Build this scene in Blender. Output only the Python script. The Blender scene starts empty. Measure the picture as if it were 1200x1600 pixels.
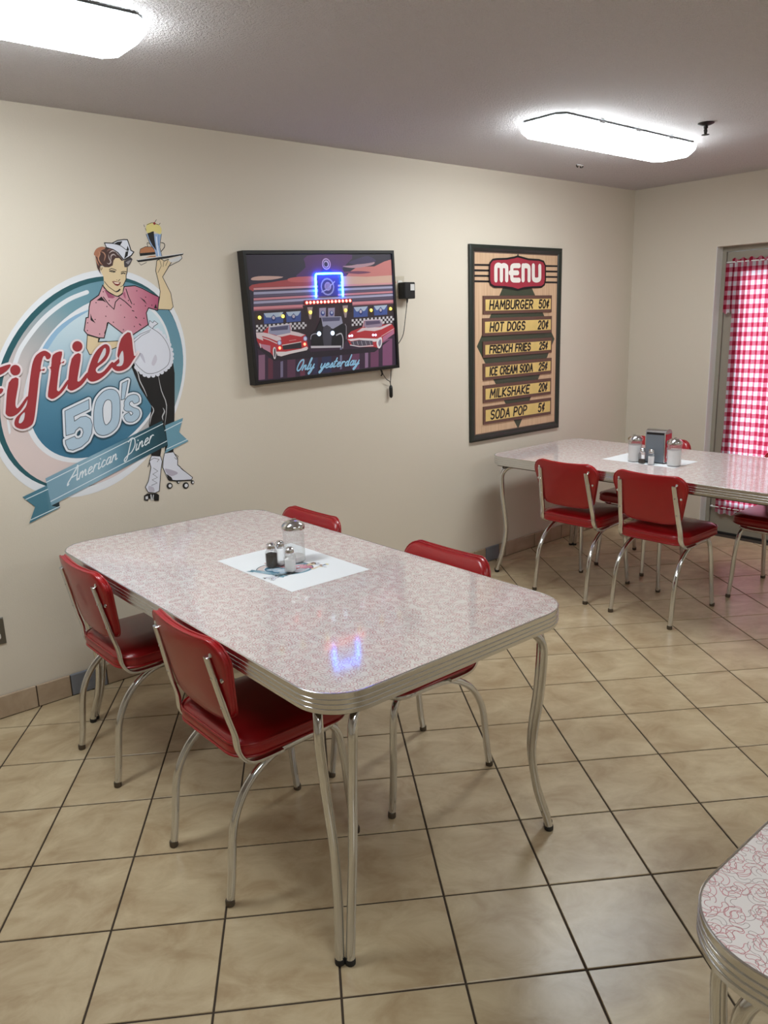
import bpy, bmesh, math, random
import numpy as np
from mathutils import Vector, Matrix
from mathutils.geometry import tessellate_polygon

random.seed(7)
SC = bpy.context.scene
COL = SC.collection
PI = math.pi

# ---------------------------------------------------------------- camera
CAM = np.array([-5.431, -3.442, 1.609])
RW = np.array([[0.7578591, -0.6516234, -0.0321948],      # right
               [-0.1779750, -0.1590113, -0.9711026],     # down
               [0.6276739, 0.7416888, -0.2364808]])      # forward
FPX = 1225.25
cd = bpy.data.cameras.new('camera')
cd.sensor_fit = 'VERTICAL'; cd.sensor_height = 24.0; cd.sensor_width = 18.0
cd.lens = FPX / 1600.0 * 24.0
cd.clip_start = 0.02
cam = bpy.data.objects.new('camera', cd); COL.objects.link(cam)
m = Matrix.Identity(4)
for i in range(3):
    m[i][0] = RW[0][i]; m[i][1] = -RW[1][i]; m[i][2] = -RW[2][i]; m[i][3] = CAM[i]
cam.matrix_world = m
SC.camera = cam

# ---------------------------------------------------------------- world, exposure
w = bpy.data.worlds.new('sky'); SC.world = w; w.use_nodes = True
bg = w.node_tree.nodes['Background']
bg.inputs[0].default_value = (0.80, 0.88, 1.0, 1); bg.inputs[1].default_value = 2.4
SC.view_settings.view_transform = 'Standard'; SC.view_settings.look = 'None'
SC.view_settings.gamma = 1.0; SC.view_settings.use_curve_mapping = False
SC.view_settings.exposure = 1.28
LAMP = 12.0            # strength of the ceiling fixtures' diffusers

# ---------------------------------------------------------------- geometry helpers
def ray(u, v):
    return np.array([(u - 600) / FPX, (v - 800) / FPX, 1.0]) @ RW
def on_wall(u, v, y=0.0):            # where a sight line meets the plane of the long wall
    d = ray(u, v); p = CAM + d * (y - CAM[1]) / d[1]
    return (p[0], p[2])

def lin(c):
    c = c / 255.0
    return c / 12.92 if c <= 0.04045 else ((c + 0.055) / 1.055) ** 2.4
def rgb(r, g, b): return (lin(r), lin(g), lin(b))

class MB:
    def __init__(s): s.v = []; s.f = []; s.mi = []; s.cur = 0
    def addv(s, p): s.v.append(tuple(p)); return len(s.v) - 1
    def face(s, idx): s.f.append(tuple(idx)); s.mi.append(s.cur)
    def box(s, lo, hi):
        b = len(s.v)
        for z in (lo[2], hi[2]):
            for (x, y) in ((lo[0], lo[1]), (hi[0], lo[1]), (hi[0], hi[1]), (lo[0], hi[1])): s.addv((x, y, z))
        for q in ((3, 2, 1, 0), (4, 5, 6, 7), (0, 1, 5, 4), (1, 2, 6, 5), (2, 3, 7, 6), (3, 0, 4, 7)): s.face([b + k for k in q])
        return s
    def rings(s, rings, cap0=True, cap1=True, close=True):
        n = len(rings[0]); base = []
        for r in rings: base.append([s.addv(p) for p in r])
        for a, b in zip(base[:-1], base[1:]):
            for k in range(n if close else n - 1):
                k2 = (k + 1) % n; s.face((a[k], a[k2], b[k2], b[k]))
        if cap0: s.face(list(reversed(base[0])))
        if cap1: s.face(base[-1])
        return s
    def tube(s, pts, r, n=10, caps=True, closed=False):
        P = [Vector(p) for p in pts]; R = r if isinstance(r, (list, tuple)) else [r] * len(P)
        T = []
        for i in range(len(P)):
            a = P[i - 1] if (i > 0 or closed) else P[i]; b = P[(i + 1) % len(P)] if (i < len(P) - 1 or closed) else P[i]
            T.append((b - a).normalized())
        up = Vector((0, 0, 1)) if abs(T[0].z) < .9 else Vector((1, 0, 0))
        nrm = (up - T[0] * up.dot(T[0])).normalized(); rs = []
        for i in range(len(P)):
            nrm = (nrm - T[i] * nrm.dot(T[i])).normalized(); bn = T[i].cross(nrm)
            rs.append([P[i] + (nrm * math.cos(2 * PI * k / n) + bn * math.sin(2 * PI * k / n)) * R[i] for k in range(n)])
        if closed:
            rs.append(rs[0]); s.rings(rs, False, False)
        else: s.rings(rs, caps, caps)
        return s
    def lathe(s, prof, n=20, c=(0, 0, 0), cap=True):
        rs = [[(c[0] + r * math.cos(2 * PI * k / n), c[1] + r * math.sin(2 * PI * k / n), c[2] + z) for k in range(n)] for r, z in prof]
        s.rings(rs, cap, cap); return s
    def build(s, name, mat, parent=None, smooth=False, loc=None):
        me = bpy.data.meshes.new(name); me.from_pydata(s.v, [], s.f)
        mats = mat if isinstance(mat, (list, tuple)) else [mat]
        for mm in mats: me.materials.append(mm)
        if len(mats) > 1: me.polygons.foreach_set('material_index', s.mi)
        me.update()
        if smooth:
            me.polygons.foreach_set('use_smooth', [True] * len(me.polygons)); me.set_sharp_from_angle(angle=math.radians(smooth if smooth is not True else 40))
        return link(name, me, parent, loc)

def link(name, me, parent=None, loc=None):
    o = bpy.data.objects.new(name, me); COL.objects.link(o)
    if parent is not None: o.parent = parent
    if loc is not None: o.location = loc
    return o
def empty(name, loc=(0, 0, 0), rz=0.0):
    o = bpy.data.objects.new(name, None); COL.objects.link(o); o.location = loc; o.rotation_euler = (0, 0, rz)
    o.empty_display_size = 0.1; return o
def tag(o, label=None, cat=None, group=None, kind=None):
    if label: o['label'] = label
    if cat: o['category'] = cat
    if group: o['group'] = group
    if kind: o['kind'] = kind
    return o
KIDS = {}
def copy_tree(o, parent=None):
    c = o.copy(); COL.objects.link(c); c.parent = parent
    for ch in list(o.children): copy_tree(ch, c)
    return c
def rrect(x0, x1, y0, y1, r, n=8, z=0.0):
    out = []
    for cx, cy, a0 in ((x1 - r, y1 - r, 0), (x0 + r, y1 - r, 90), (x0 + r, y0 + r, 180), (x1 - r, y0 + r, 270)):
        for k in range(n + 1):
            a = math.radians(a0 + 90 * k / n); out.append((cx + r * math.cos(a), cy + r * math.sin(a), z))
    return out
def crom(pts, n=6, closed=False):
    P = [np.array(p, float) for p in pts]; N = len(P); out = []
    rng = range(N if closed else N - 1)
    for i in rng:
        p0 = P[(i - 1) % N] if (closed or i > 0) else P[0]; p1 = P[i]; p2 = P[(i + 1) % N]
        p3 = P[(i + 2) % N] if (closed or i + 2 < N) else P[-1]
        for k in range(n):
            t = k / n
            out.append(tuple(0.5 * ((2 * p1) + (-p0 + p2) * t + (2 * p0 - 5 * p1 + 4 * p2 - p3) * t * t + (-p0 + 3 * p1 - 3 * p2 + p3) * t ** 3)))
    if not closed: out.append(tuple(P[-1]))
    return out

# ---------------------------------------------------------------- materials
MATS = {}
def nodes_of(name):
    mt = bpy.data.materials.new(name); mt.use_nodes = True
    nt = mt.node_tree; b = nt.nodes['Principled BSDF']; return mt, nt, b
def plain(name, c, rough=0.5, metal=0.0, coat=0.0, spec=0.5, bump=0.0, bscale=200.0, var=0.0, vscale=6.0):
    if name in MATS: return MATS[name]
    mt, nt, b = nodes_of(name)
    b.inputs['Base Color'].default_value = (*c, 1); b.inputs['Roughness'].default_value = rough
    b.inputs['Metallic'].default_value = metal; b.inputs['Coat Weight'].default_value = coat
    b.inputs['Coat Roughness'].default_value = 0.08; b.inputs['Specular IOR Level'].default_value = spec
    if bump or var:
        tc = nt.nodes.new('ShaderNodeTexCoord')
        if bump:
            n = nt.nodes.new('ShaderNodeTexNoise'); n.inputs['Scale'].default_value = bscale; n.inputs['Detail'].default_value = 3
            nt.links.new(tc.outputs['Object'], n.inputs['Vector'])
            bp = nt.nodes.new('ShaderNodeBump'); bp.inputs['Strength'].default_value = bump; bp.inputs['Distance'].default_value = 0.004
            nt.links.new(n.outputs['Fac'], bp.inputs['Height']); nt.links.new(bp.outputs['Normal'], b.inputs['Normal'])
        if var:
            n2 = nt.nodes.new('ShaderNodeTexNoise'); n2.inputs['Scale'].default_value = vscale; n2.inputs['Detail'].default_value = 4
            nt.links.new(tc.outputs['Object'], n2.inputs['Vector'])
            r = nt.nodes.new('ShaderNodeValToRGB')
            r.color_ramp.elements[0].position = .3; r.color_ramp.elements[1].position = .7
            r.color_ramp.elements[0].color = (*[x * (1 - var) for x in c], 1); r.color_ramp.elements[1].color = (*[min(1, x * (1 + var)) for x in c], 1)
            nt.links.new(n2.outputs['Fac'], r.inputs['Fac']); nt.links.new(r.outputs['Color'], b.inputs['Base Color'])
    MATS[name] = mt; return mt
def emit(name, c, s):
    if name in MATS: return MATS[name]
    mt, nt, b = nodes_of(name)
    b.inputs['Base Color'].default_value = (*c, 1); b.inputs['Emission Color'].default_value = (*c, 1); b.inputs['Emission Strength'].default_value = s
    b.inputs['Roughness'].default_value = .4
    MATS[name] = mt; return mt
def printed(r, g, b, rough=0.45):
    return plain('print_%d_%d_%d' % (r, g, b), rgb(r, g, b), rough)
def grad(name, stops, axis=(1, 0, 0), lo=0.0, hi=1.0, rough=.45):
    """printed gradient: object coordinate projected on axis, lo..hi -> ramp"""
    mt, nt, b = nodes_of(name); tc = nt.nodes.new('ShaderNodeTexCoord')
    d = nt.nodes.new('ShaderNodeVectorMath'); d.operation = 'DOT_PRODUCT'; d.inputs[1].default_value = axis
    nt.links.new(tc.outputs['Object'], d.inputs[0])
    mr = nt.nodes.new('ShaderNodeMapRange'); mr.inputs['From Min'].default_value = lo; mr.inputs['From Max'].default_value = hi
    nt.links.new(d.outputs['Value'], mr.inputs['Value'])
    r = nt.nodes.new('ShaderNodeValToRGB'); el = r.color_ramp.elements
    while len(el) < len(stops): el.new(0.5)
    for e, (p, c) in zip(el, stops): e.position = p; e.color = (*rgb(*c), 1)
    nt.links.new(mr.outputs['Result'], r.inputs['Fac']); nt.links.new(r.outputs['Color'], b.inputs['Base Color'])
    b.inputs['Roughness'].default_value = rough
    return mt
def glass_thin(name, tint=(1, 1, 1), rough=0.02, refl=1.0, add=0.04, haze=0.0):
    mt = bpy.data.materials.new(name); mt.use_nodes = True; nt = mt.node_tree; nt.nodes.clear()
    o = nt.nodes.new('ShaderNodeOutputMaterial'); mx = nt.nodes.new('ShaderNodeMixShader')
    t = nt.nodes.new('ShaderNodeBsdfTransparent'); t.inputs[0].default_value = (*tint, 1)
    g = nt.nodes.new('ShaderNodeBsdfGlossy'); g.inputs['Roughness'].default_value = rough
    fr = nt.nodes.new('ShaderNodeFresnel'); fr.inputs['IOR'].default_value = 1.3
    ma = nt.nodes.new('ShaderNodeMath'); ma.operation = 'ADD'; ma.inputs[1].default_value = add
    mi_ = nt.nodes.new('ShaderNodeMath'); mi_.operation = 'MINIMUM'; mi_.inputs[1].default_value = .30
    if haze:
        df = nt.nodes.new('ShaderNodeBsdfDiffuse'); df.inputs[0].default_value = (.85, .86, .87, 1); m2 = nt.nodes.new('ShaderNodeMixShader'); m2.inputs[0].default_value = haze
        nt.links.new(t.outputs[0], m2.inputs[1]); nt.links.new(df.outputs[0], m2.inputs[2]); t = m2
    nt.links.new(fr.outputs[0], ma.inputs[0]); nt.links.new(ma.outputs[0], mi_.inputs[0]); nt.links.new(mi_.outputs[0], mx.inputs[0])
    nt.links.new(t.outputs[0], mx.inputs[1]); nt.links.new(g.outputs[0], mx.inputs[2]); nt.links.new(mx.outputs[0], o.inputs[0])
    return mt

WALLC = rgb(212, 202, 186)
M_wall = plain('wall_paint', WALLC, 0.55, bump=0.10, bscale=140)
M_base = None
def ceiling_mat():
    mt, nt, b = nodes_of('popcorn_ceiling'); tc = nt.nodes.new('ShaderNodeTexCoord')
    b.inputs['Base Color'].default_value = (*rgb(244, 238, 238), 1); b.inputs['Roughness'].default_value = .9
    n = nt.nodes.new('ShaderNodeTexNoise'); n.inputs['Scale'].default_value = 120; n.inputs['Detail'].default_value = 3; n.inputs['Roughness'].default_value = .65
    nt.links.new(tc.outputs['Object'], n.inputs['Vector'])
    bp = nt.nodes.new('ShaderNodeBump'); bp.inputs['Strength'].default_value = 1.0; bp.inputs['Distance'].default_value = .03
    nt.links.new(n.outputs['Fac'], bp.inputs['Height']); nt.links.new(bp.outputs['Normal'], b.inputs['Normal'])
    return mt
M_ceil = ceiling_mat()
def tile_mat(name, dark, light, rough=.30):
    mt, nt, b = nodes_of(name); tc = nt.nodes.new('ShaderNodeTexCoord'); oi = nt.nodes.new('ShaderNodeObjectInfo')
    cb = nt.nodes.new('ShaderNodeCombineXYZ'); mu = nt.nodes.new('ShaderNodeMath'); mu.operation = 'MULTIPLY'; mu.inputs[1].default_value = 40
    nt.links.new(oi.outputs['Random'], mu.inputs[0]); nt.links.new(mu.outputs[0], cb.inputs[2]); nt.links.new(mu.outputs[0], cb.inputs[0])
    ad = nt.nodes.new('ShaderNodeVectorMath'); ad.operation = 'ADD'
    mp = nt.nodes.new('ShaderNodeMapping'); mp.inputs['Scale'].default_value = (1.0, 1.45, 1.0); mp.inputs['Rotation'].default_value = (0, 0, .5)
    nt.links.new(tc.outputs['Object'], mp.inputs['Vector'])
    nt.links.new(mp.outputs[0], ad.inputs[0]); nt.links.new(cb.outputs[0], ad.inputs[1])
    n = nt.nodes.new('ShaderNodeTexNoise'); n.inputs['Scale'].default_value = 6.5; n.inputs['Detail'].default_value = 8; n.inputs['Roughness'].default_value = .62; n.inputs['Distortion'].default_value = .55
    nt.links.new(ad.outputs[0], n.inputs['Vector'])
    r = nt.nodes.new('ShaderNodeValToRGB'); e = r.color_ramp.elements
    e[0].position = .33; e[1].position = .68; e[0].color = (*dark, 1); e[1].color = (*light, 1)
    nt.links.new(n.outputs['Fac'], r.inputs['Fac']); nt.links.new(r.outputs['Color'], b.inputs['Base Color'])
    b.inputs['Roughness'].default_value = rough
    bp = nt.nodes.new('ShaderNodeBump'); bp.inputs['Strength'].default_value = .12; bp.inputs['Distance'].default_value = .002
    nt.links.new(n.outputs['Fac'], bp.inputs['Height']); nt.links.new(bp.outputs['Normal'], b.inputs['Normal'])
    return mt
M_tile = tile_mat('floor_tile_glaze', rgb(166, 143, 110), rgb(198, 180, 147))
M_btile = tile_mat('baseboard_tile_glaze', rgb(160, 138, 115), rgb(182, 162, 138), .25)
M_gtile = plain('baseboard_grey', rgb(118, 122, 130), .3)
M_grout = plain('grout', rgb(62, 50, 38), .9, bump=.3, bscale=300)
M_chrome = plain('chrome', (.70, .715, .73), .11, 1.0)
M_chromed = plain('brushed_chrome', (.70, .71, .72), .19, 1.0)
M_red = plain('red_vinyl', rgb(160, 18, 24), .30, 0, .25, bump=.05, bscale=350)
M_black = plain('black_plastic', rgb(18, 18, 18), .4)
M_rubber = plain('rubber_foot', rgb(30, 28, 26), .7)
M_white = plain('white_paint', rgb(232, 232, 230), .45)
M_under = plain('table_underside', rgb(96, 84, 70), .8)

def laminate():
    """white boomerang laminate: three scattered layers of little curved outlines"""
    mt, nt, b = nodes_of('boomerang_laminate'); N = nt.nodes.new; L = nt.links.new
    tc = N('ShaderNodeTexCoord'); 
    def math_(op, a, bb=None, c=None):
        nd = N('ShaderNodeMath'); nd.operation = op
        for i, x in enumerate((a, bb, c)):
            if x is None: continue
            if isinstance(x, (int, float)): nd.inputs[i].default_value = x
            else: L(x, nd.inputs[i])
        return nd.outputs[0]
    total_p = None
    cur = None
    base = rgb(212, 204, 200)
    for li, (sc, off, ang, ra, rb, col) in enumerate(((30, (0, 0, 0), 1.15, .34, .13, rgb(182, 118, 122)), (27, (3.3, 7.1, 0), 1.0, .36, .11, rgb(188, 132, 136)), (33, (9.7, 2.2, 0), 1.3, .33, .12, rgb(150, 138, 134)), (29, (5.1, 5.9, 0), 1.2, .32, .12, rgb(170, 122, 122)))):
        mp = N('ShaderNodeMapping'); mp.vector_type = 'POINT'; mp.inputs['Scale'].default_value = (sc, sc, 0); mp.inputs['Location'].default_value = off
        L(tc.outputs['Object'], mp.inputs['Vector'])
        vo = N('ShaderNodeTexVoronoi'); vo.voronoi_dimensions = '2D'; vo.inputs['Scale'].default_value = 1.0; vo.inputs['Randomness'].default_value = .75
        L(mp.outputs[0], vo.inputs['Vector'])
        sb = N('ShaderNodeVectorMath'); sb.operation = 'SUBTRACT'; L(mp.outputs[0], sb.inputs[0]); L(vo.outputs['Position'], sb.inputs[1])
        sp = N('ShaderNodeSeparateColor'); L(vo.outputs['Color'], sp.inputs[0])
        vr = N('ShaderNodeVectorRotate'); vr.rotation_type = 'Z_AXIS'; L(sb.outputs[0], vr.inputs['Vector']); L(math_('MULTIPLY', sp.outputs[0], 2 * PI), vr.inputs['Angle'])
        xy = N('ShaderNodeSeparateXYZ'); L(vr.outputs[0], xy.inputs[0])
        x = math_('ABSOLUTE', xy.outputs[0]); y = math_('ADD', xy.outputs[1], ra * .72)
        s_, c_ = math.sin(ang), math.cos(ang)
        ln = math_('SQRT', math_('ADD', math_('MULTIPLY', x, x), math_('MULTIPLY', y, y)))
        inside = math_('ABSOLUTE', math_('SUBTRACT', ln, ra))
        dx = math_('SUBTRACT', x, s_ * ra); dy = math_('SUBTRACT', y, c_ * ra)
        end = math_('SQRT', math_('ADD', math_('MULTIPLY', dx, dx), math_('MULTIPLY', dy, dy)))
        cond = math_('GREATER_THAN', math_('MULTIPLY', x, c_), math_('MULTIPLY', y, s_))
        sd = math_('ADD', math_('MULTIPLY', cond, end), math_('MULTIPLY', math_('SUBTRACT', 1.0, cond), inside))
        ol = math_('ABSOLUTE', math_('SUBTRACT', sd, rb))
        mk = math_('LESS_THAN', ol, .016)
        mx = N('ShaderNodeMix'); mx.data_type = 'RGBA'
        if cur is None: mx.inputs['A'].default_value = (*base, 1)
        else: L(cur, mx.inputs['A'])
        mx.inputs['B'].default_value = (*col, 1); L(mk, mx.inputs['Factor']); cur = mx.outputs['Result']
    L(cur, b.inputs['Base Color']); b.inputs['Roughness'].default_value = .075; b.inputs['Specular IOR Level'].default_value = .5
    return mt
M_lam = laminate()

# ================================================================= ROOM
X0, Y0, H = -8.2, -6.4, 2.48
DY0, DY1, DZ = -0.65, -1.64, 2.03       # door recess in the right wall
RX = 0.17                                # wall thickness at the recess
mb = MB().box((X0, 0, -.02), (0, .12, H)); tag(mb.build('wall_back', M_wall), kind='structure')
mb = MB()
mb.box((0, DY0, -.02), (RX, .12, H)); mb.box((0, DY1, DZ), (RX, DY0, H)); mb.box((0, Y0, -.02), (RX, DY1, H))
tag(mb.build('wall_right', M_wall), kind='structure')
tag(MB().box((X0 - .12, Y0, -.02), (X0, .12, H)).build('wall_left', M_wall), kind='structure')
tag(MB().box((X0 - .12, Y0 - .12, -.02), (RX, Y0, H)).build('wall_front', M_wall), kind='structure')
tag(MB().box((X0 - .12, Y0 - .12, H), (RX, .12, H + .1)).build('ceiling', M_ceil), kind='structure')

# floor: grout bed plus tiles laid at an angle to the walls
floor = tag(MB().box((X0, Y0, -.10), (RX, 0, -.003)).build('floor', M_grout), kind='structure')
TS = .31; TA = np.array([0.8227, -0.5686]); TB = np.array([0.5686, 0.8227]); TO = np.array([-4.848, -1.529])
def clip(poly, axis, val, keep_less):
    out = []
    for i in range(len(poly)):
        a, b = poly[i], poly[(i + 1) % len(poly)]
        ia = (a[axis] <= val) == keep_less; ib = (b[axis] <= val) == keep_less
        if ia: out.append(a)
        if ia != ib:
            t = (val - a[axis]) / (b[axis] - a[axis]); out.append(tuple(np.array(a) + (np.array(b) - np.array(a)) * t))
    return out
def tile_prism(mb, poly, z0=-.0035, z1=0.0):
    c = np.mean(np.array(poly), 0)
    def sh(k): return [tuple(np.array(p) + (c - np.array(p)) / max(1e-6, np.linalg.norm(c - np.array(p))) * k) for p in poly]
    mb.rings([[(x, y, z0) for x, y in poly], [(x, y, z1 - .0012) for x, y in poly], [(x, y, z1) for x, y in sh(.0022)]], cap0=False)
hw = TS / 2 - .0030
mbt = MB(); tile_prism(mbt, [(-hw, -hw), (hw, -hw), (hw, hw), (-hw, hw)])
tile_me = None
ang = math.atan2(TA[1], TA[0])
cands = []
for i in range(-30, 40):
    for j in range(-40, 40):
        c = TO + TA * TS * (i + .5) + TB * TS * (j + .5)
        poly = [tuple(c + TA * a * hw + TB * b * hw) for a, b in ((-1, -1), (1, -1), (1, 1), (-1, 1))]
        inside = all(X0 < p[0] < 0 and Y0 < p[1] < 0 for p in poly)
        if not inside:
            q = poly
            for ax, v, less in ((0, -.004, True), (0, X0 + .002, False), (1, -.008, True), (1, Y0 + .002, False)):
                if q: q = clip(q, ax, v, less)
            if len(q) < 3: continue
            A = abs(sum(q[k][0] * q[(k + 1) % len(q)][1] - q[(k + 1) % len(q)][0] * q[k][1] for k in range(len(q)))) / 2
            if A < 2e-4: continue
            poly = q
        d = np.array([c[0], c[1], 0]) - CAM; cq = RW @ d
        vis = cq[2] > .3 and -420 < FPX * cq[0] / cq[2] + 0 - 0 and abs(FPX * cq[0] / cq[2]) < 780 and abs(FPX * cq[1] / cq[2]) < 980
        cands.append((not vis, cq[2], inside, poly, c))
cands.sort(key=lambda t: (t[0], t[1]))
rest = MB()
for k, (nv, dist, inside, poly, c) in enumerate(cands):
    if not nv and k < 300:
        if inside:
            if tile_me is None:
                o = mbt.build('tile', M_tile, floor); tile_me = o.data
            else: o = link('tile', tile_me, floor)
            o.location = (c[0], c[1], 0); o.rotation_euler = (0, 0, ang)
        else:
            mq = MB(); tile_prism(mq, poly); mq.build('tile', M_tile, floor)
    else: tile_prism(rest, poly)
tag(rest.build('tile_field', M_tile, floor), kind='stuff')

# baseboard of cut tiles
def baseboard(name, side):
    L_ = {'back': -X0, 'right_far': .65}[side]
    if side == 'back': root = MB().box((X0, -.006, 0), (-.0, 0, .098)).build(name, M_grout)
    else: root = MB().box((-.006, DY0 + .0, 0), (0, -.0, .098)).build(name, M_grout)
    tag(root, kind='structure')
    if side == 'back':
        joints = [-1.125 - .3125 * k for k in range(-4, 24)]
        for a in joints:
            x0 = max(a - .3125, X0); x1 = min(a, -.012)
            if x1 - x0 < .01: continue
            segs = [(x0, x1, M_btile)]
            if x0 < -1.60 < x1: segs = [(x0, -1.64, M_btile), (-1.64, -1.505, M_gtile), (-1.505, x1, M_btile)]
            if x0 < -4.35 < x1: segs = [(x0, -4.415, M_btile), (-4.415, x1, M_gtile)]
            for (p, q, mm) in segs:
                t = MB(); g = .0025
                t.rings([[(p + g, -.004, .003), (q - g, -.004, .003), (q - g, -.004, .102), (p + g, -.004, .102)],
                         [(p + g, -.011, .003), (q - g, -.011, .003), (q - g, -.011, .100), (p + g, -.011, .100)],
                         [(p + g + .002, -.0125, .005), (q - g - .002, -.0125, .005), (q - g - .002, -.0125, .098), (p + g + .002, -.0125, .098)]])
                o = t.build('baseboard_tile', mm, root)
                if mm is M_gtile: o['label'] = 'blue-grey piece'
    else:
        for a in np.arange(-.013, -.66, -.3125):
            q, p = a, max(a - .3125, DY0 + .002); g = .0025
            if q - p < .02: continue
            t = MB(); t.rings([[(-.004, p + g, .003), (-.004, q - g, .003), (-.004, q - g, .102), (-.004, p + g, .102)][::-1],
                     [(-.0125, p + g, .004), (-.0125, q - g, .004), (-.0125, q - g, .100), (-.0125, p + g, .100)][::-1]])
            t.build('baseboard_tile', M_btile, root)
baseboard('baseboard_back', 'back'); baseboard('baseboard_right', 'right_far')

# ---------------------------------------------------------------- ceiling fixtures
M_diff = emit('lit_acrylic', (.90, .97, 1.0), LAMP)
def fixture(cx, cy, label):
    t = tag(empty('ceiling_light', (cx, cy, H)), label, 'ceiling light', 'fluorescent ceiling fixtures')
    M_side = emit('acrylic_side', (.90, .97, 1.0), LAMP * .48)
    def oct_(l, w_, c, z): return [(l, w_ - c, z), (l - c, w_, z), (-l + c, w_, z), (-l, w_ - c, z), (-l, -w_ + c, z), (-l + c, -w_, z), (l - c, -w_, z), (l, -w_ + c, z)]
    MB().rings([oct_(.575, .112, .03, -.0005), oct_(.575, .112, .03, -.010), oct_(.592, .128, .038, -.010), oct_(.592, .128, .038, -.0125)]).build('pan', plain('fixture_pan', rgb(120, 124, 124), .5), t)
    df = MB(); df.cur = 1; df.rings([oct_(.594, .130, .040, -.012), oct_(.598, .133, .040, -.022), oct_(.594, .130, .040, -.042)], False, False)
    df.cur = 0; df.rings([oct_(.594, .130, .040, -.042), oct_(.572, .106, .035, -.068), oct_(.55, .080, .03, -.073)], False, True); df.build('diffuser', [M_diff, M_side], t)
    for sx in (-.3, .0, .3): MB().box((sx - .02, -.136, -.018), (sx + .02, -.131, -.006)).build('clip', plain('clip_metal', rgb(140, 140, 140), .4, 1.0), t)
    return t
fixture(-1.785, -1.0, 'lit white acrylic ceiling light beside the black sprinkler head')
fixture(-4.875, -1.0, 'lit white acrylic ceiling light above the diner wall decal, cut by frame')
fixture(-1.785, -4.2, 'added unseen ceiling light far behind the camera on the right, lighting the room')  # unseen fixture, added to help light the room
fixture(-4.875, -4.2, 'added unseen ceiling light behind the camera on the left, lighting the room')  # second added fixture out of view, also there for the room's light

# ================================================================= TABLES
TZ = .768
TW = .922                    # width along X
def make_table(TL=1.845):
    """origin on the floor under the table's centre, long side along y"""
    t = empty('dinette_table')
    hx, hy, R = TW / 2, TL / 2, .125
    top = MB().rings([rrect(-hx + .006, hx - .006, -hy + .006, hy - .006, R - .006, 10, .734), rrect(-hx + .002, hx - .002, -hy + .002, hy - .002, R - .002, 10, TZ)]).build('tabletop', M_lam, t)
    prof = [(-.012, .7135), (.0, .7135)]
    for k in range(3):
        z0 = .7255 + k * .0125
        prof += [(.0008, z0 - .0018), (.0024, z0 - .0012), (.0028, z0), (.0024, z0 + .0012), (.0008, z0 + .0018)]
    prof += [(.0008, TZ - .0042), (.0022, TZ - .0034), (.0026, TZ - .0015), (.0022, TZ + .0003), (.0008, TZ + .001), (-.0012, TZ + .0009), (-.0022, TZ - .0002)]
    rim = MB(); rim.rings([rrect(-hx - o, hx + o, -hy - o, hy + o, R + o, 12, z) for o, z in prof], False, False)
    rim.build('edge_band', M_chromed, t, smooth=22)
    MB().rings([rrect(-hx + .012, hx - .012, -hy + .012, hy - .012, R - .012, 6, .706), rrect(-hx + .012, hx - .012, -hy + .012, hy - .012, R - .012, 6, .733)]).build('underside', M_under, t)
    for sx in (-1, 1):
        for sy in (-1, 1):
            leg = None
            for side in (-1, 1):
                # d: distance inwards from the corner along the diagonal, e: sideways offset
                prof = [(.300, .706, .075), (.20, .704, .062), (.150, .699, .052), (.118, .682, .046), (.100, .652, .042), (.096, .61, .041), (.104, .48, .034), (.122, .33, .026), (.122, .25, .022), (.104, .14, .017), (.076, .05, .0145), (.066, .012, .0135)]
                prof = crom(prof, 4)
                ex = side
                pts = []
                for d, z, e in prof:
                    px = hx - d * .7071; py = hy - d * .7071
                    px += ex * e * .7071; py -= ex * e * .7071
                    pts.append((sx * px, sy * py, z))
                mb = MB().tube(pts, .0127, 12)
                o = mb.build('leg', M_chrome, t, smooth=50)
                MB().lathe([(.0122, 0), (.0138, .002), (.0138, .015), (.0128, .017)], 12, (pts[-1][0], pts[-1][1], 0)).build('foot_cap', M_rubber, o, smooth=50)
    return t
table = make_table()
table.location = (-4.020, -1.187, 0); table.rotation_euler = (0, 0, math.radians(-.5))
tag(table, 'pink boomerang laminate dinette table with chrome edge standing below the framed diner picture', 'table', 'chrome dinette tables')
t2 = make_table(1.90); t2.location = (-1.305, -1.085, 0); t2.rotation_euler = (0, 0, math.radians(.6)); t2['group'] = table['group']
tag(t2, 'chrome edged dinette table below the menu board, holding the napkin dispenser', 'table')
t3 = copy_tree(table); t3.location = (-4.064, -3.889, 0); t3.rotation_euler = (0, 0, 0)
tag(t3, 'dinette table corner with large pink squiggles cut by the lower right frame edge', 'table')

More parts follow.
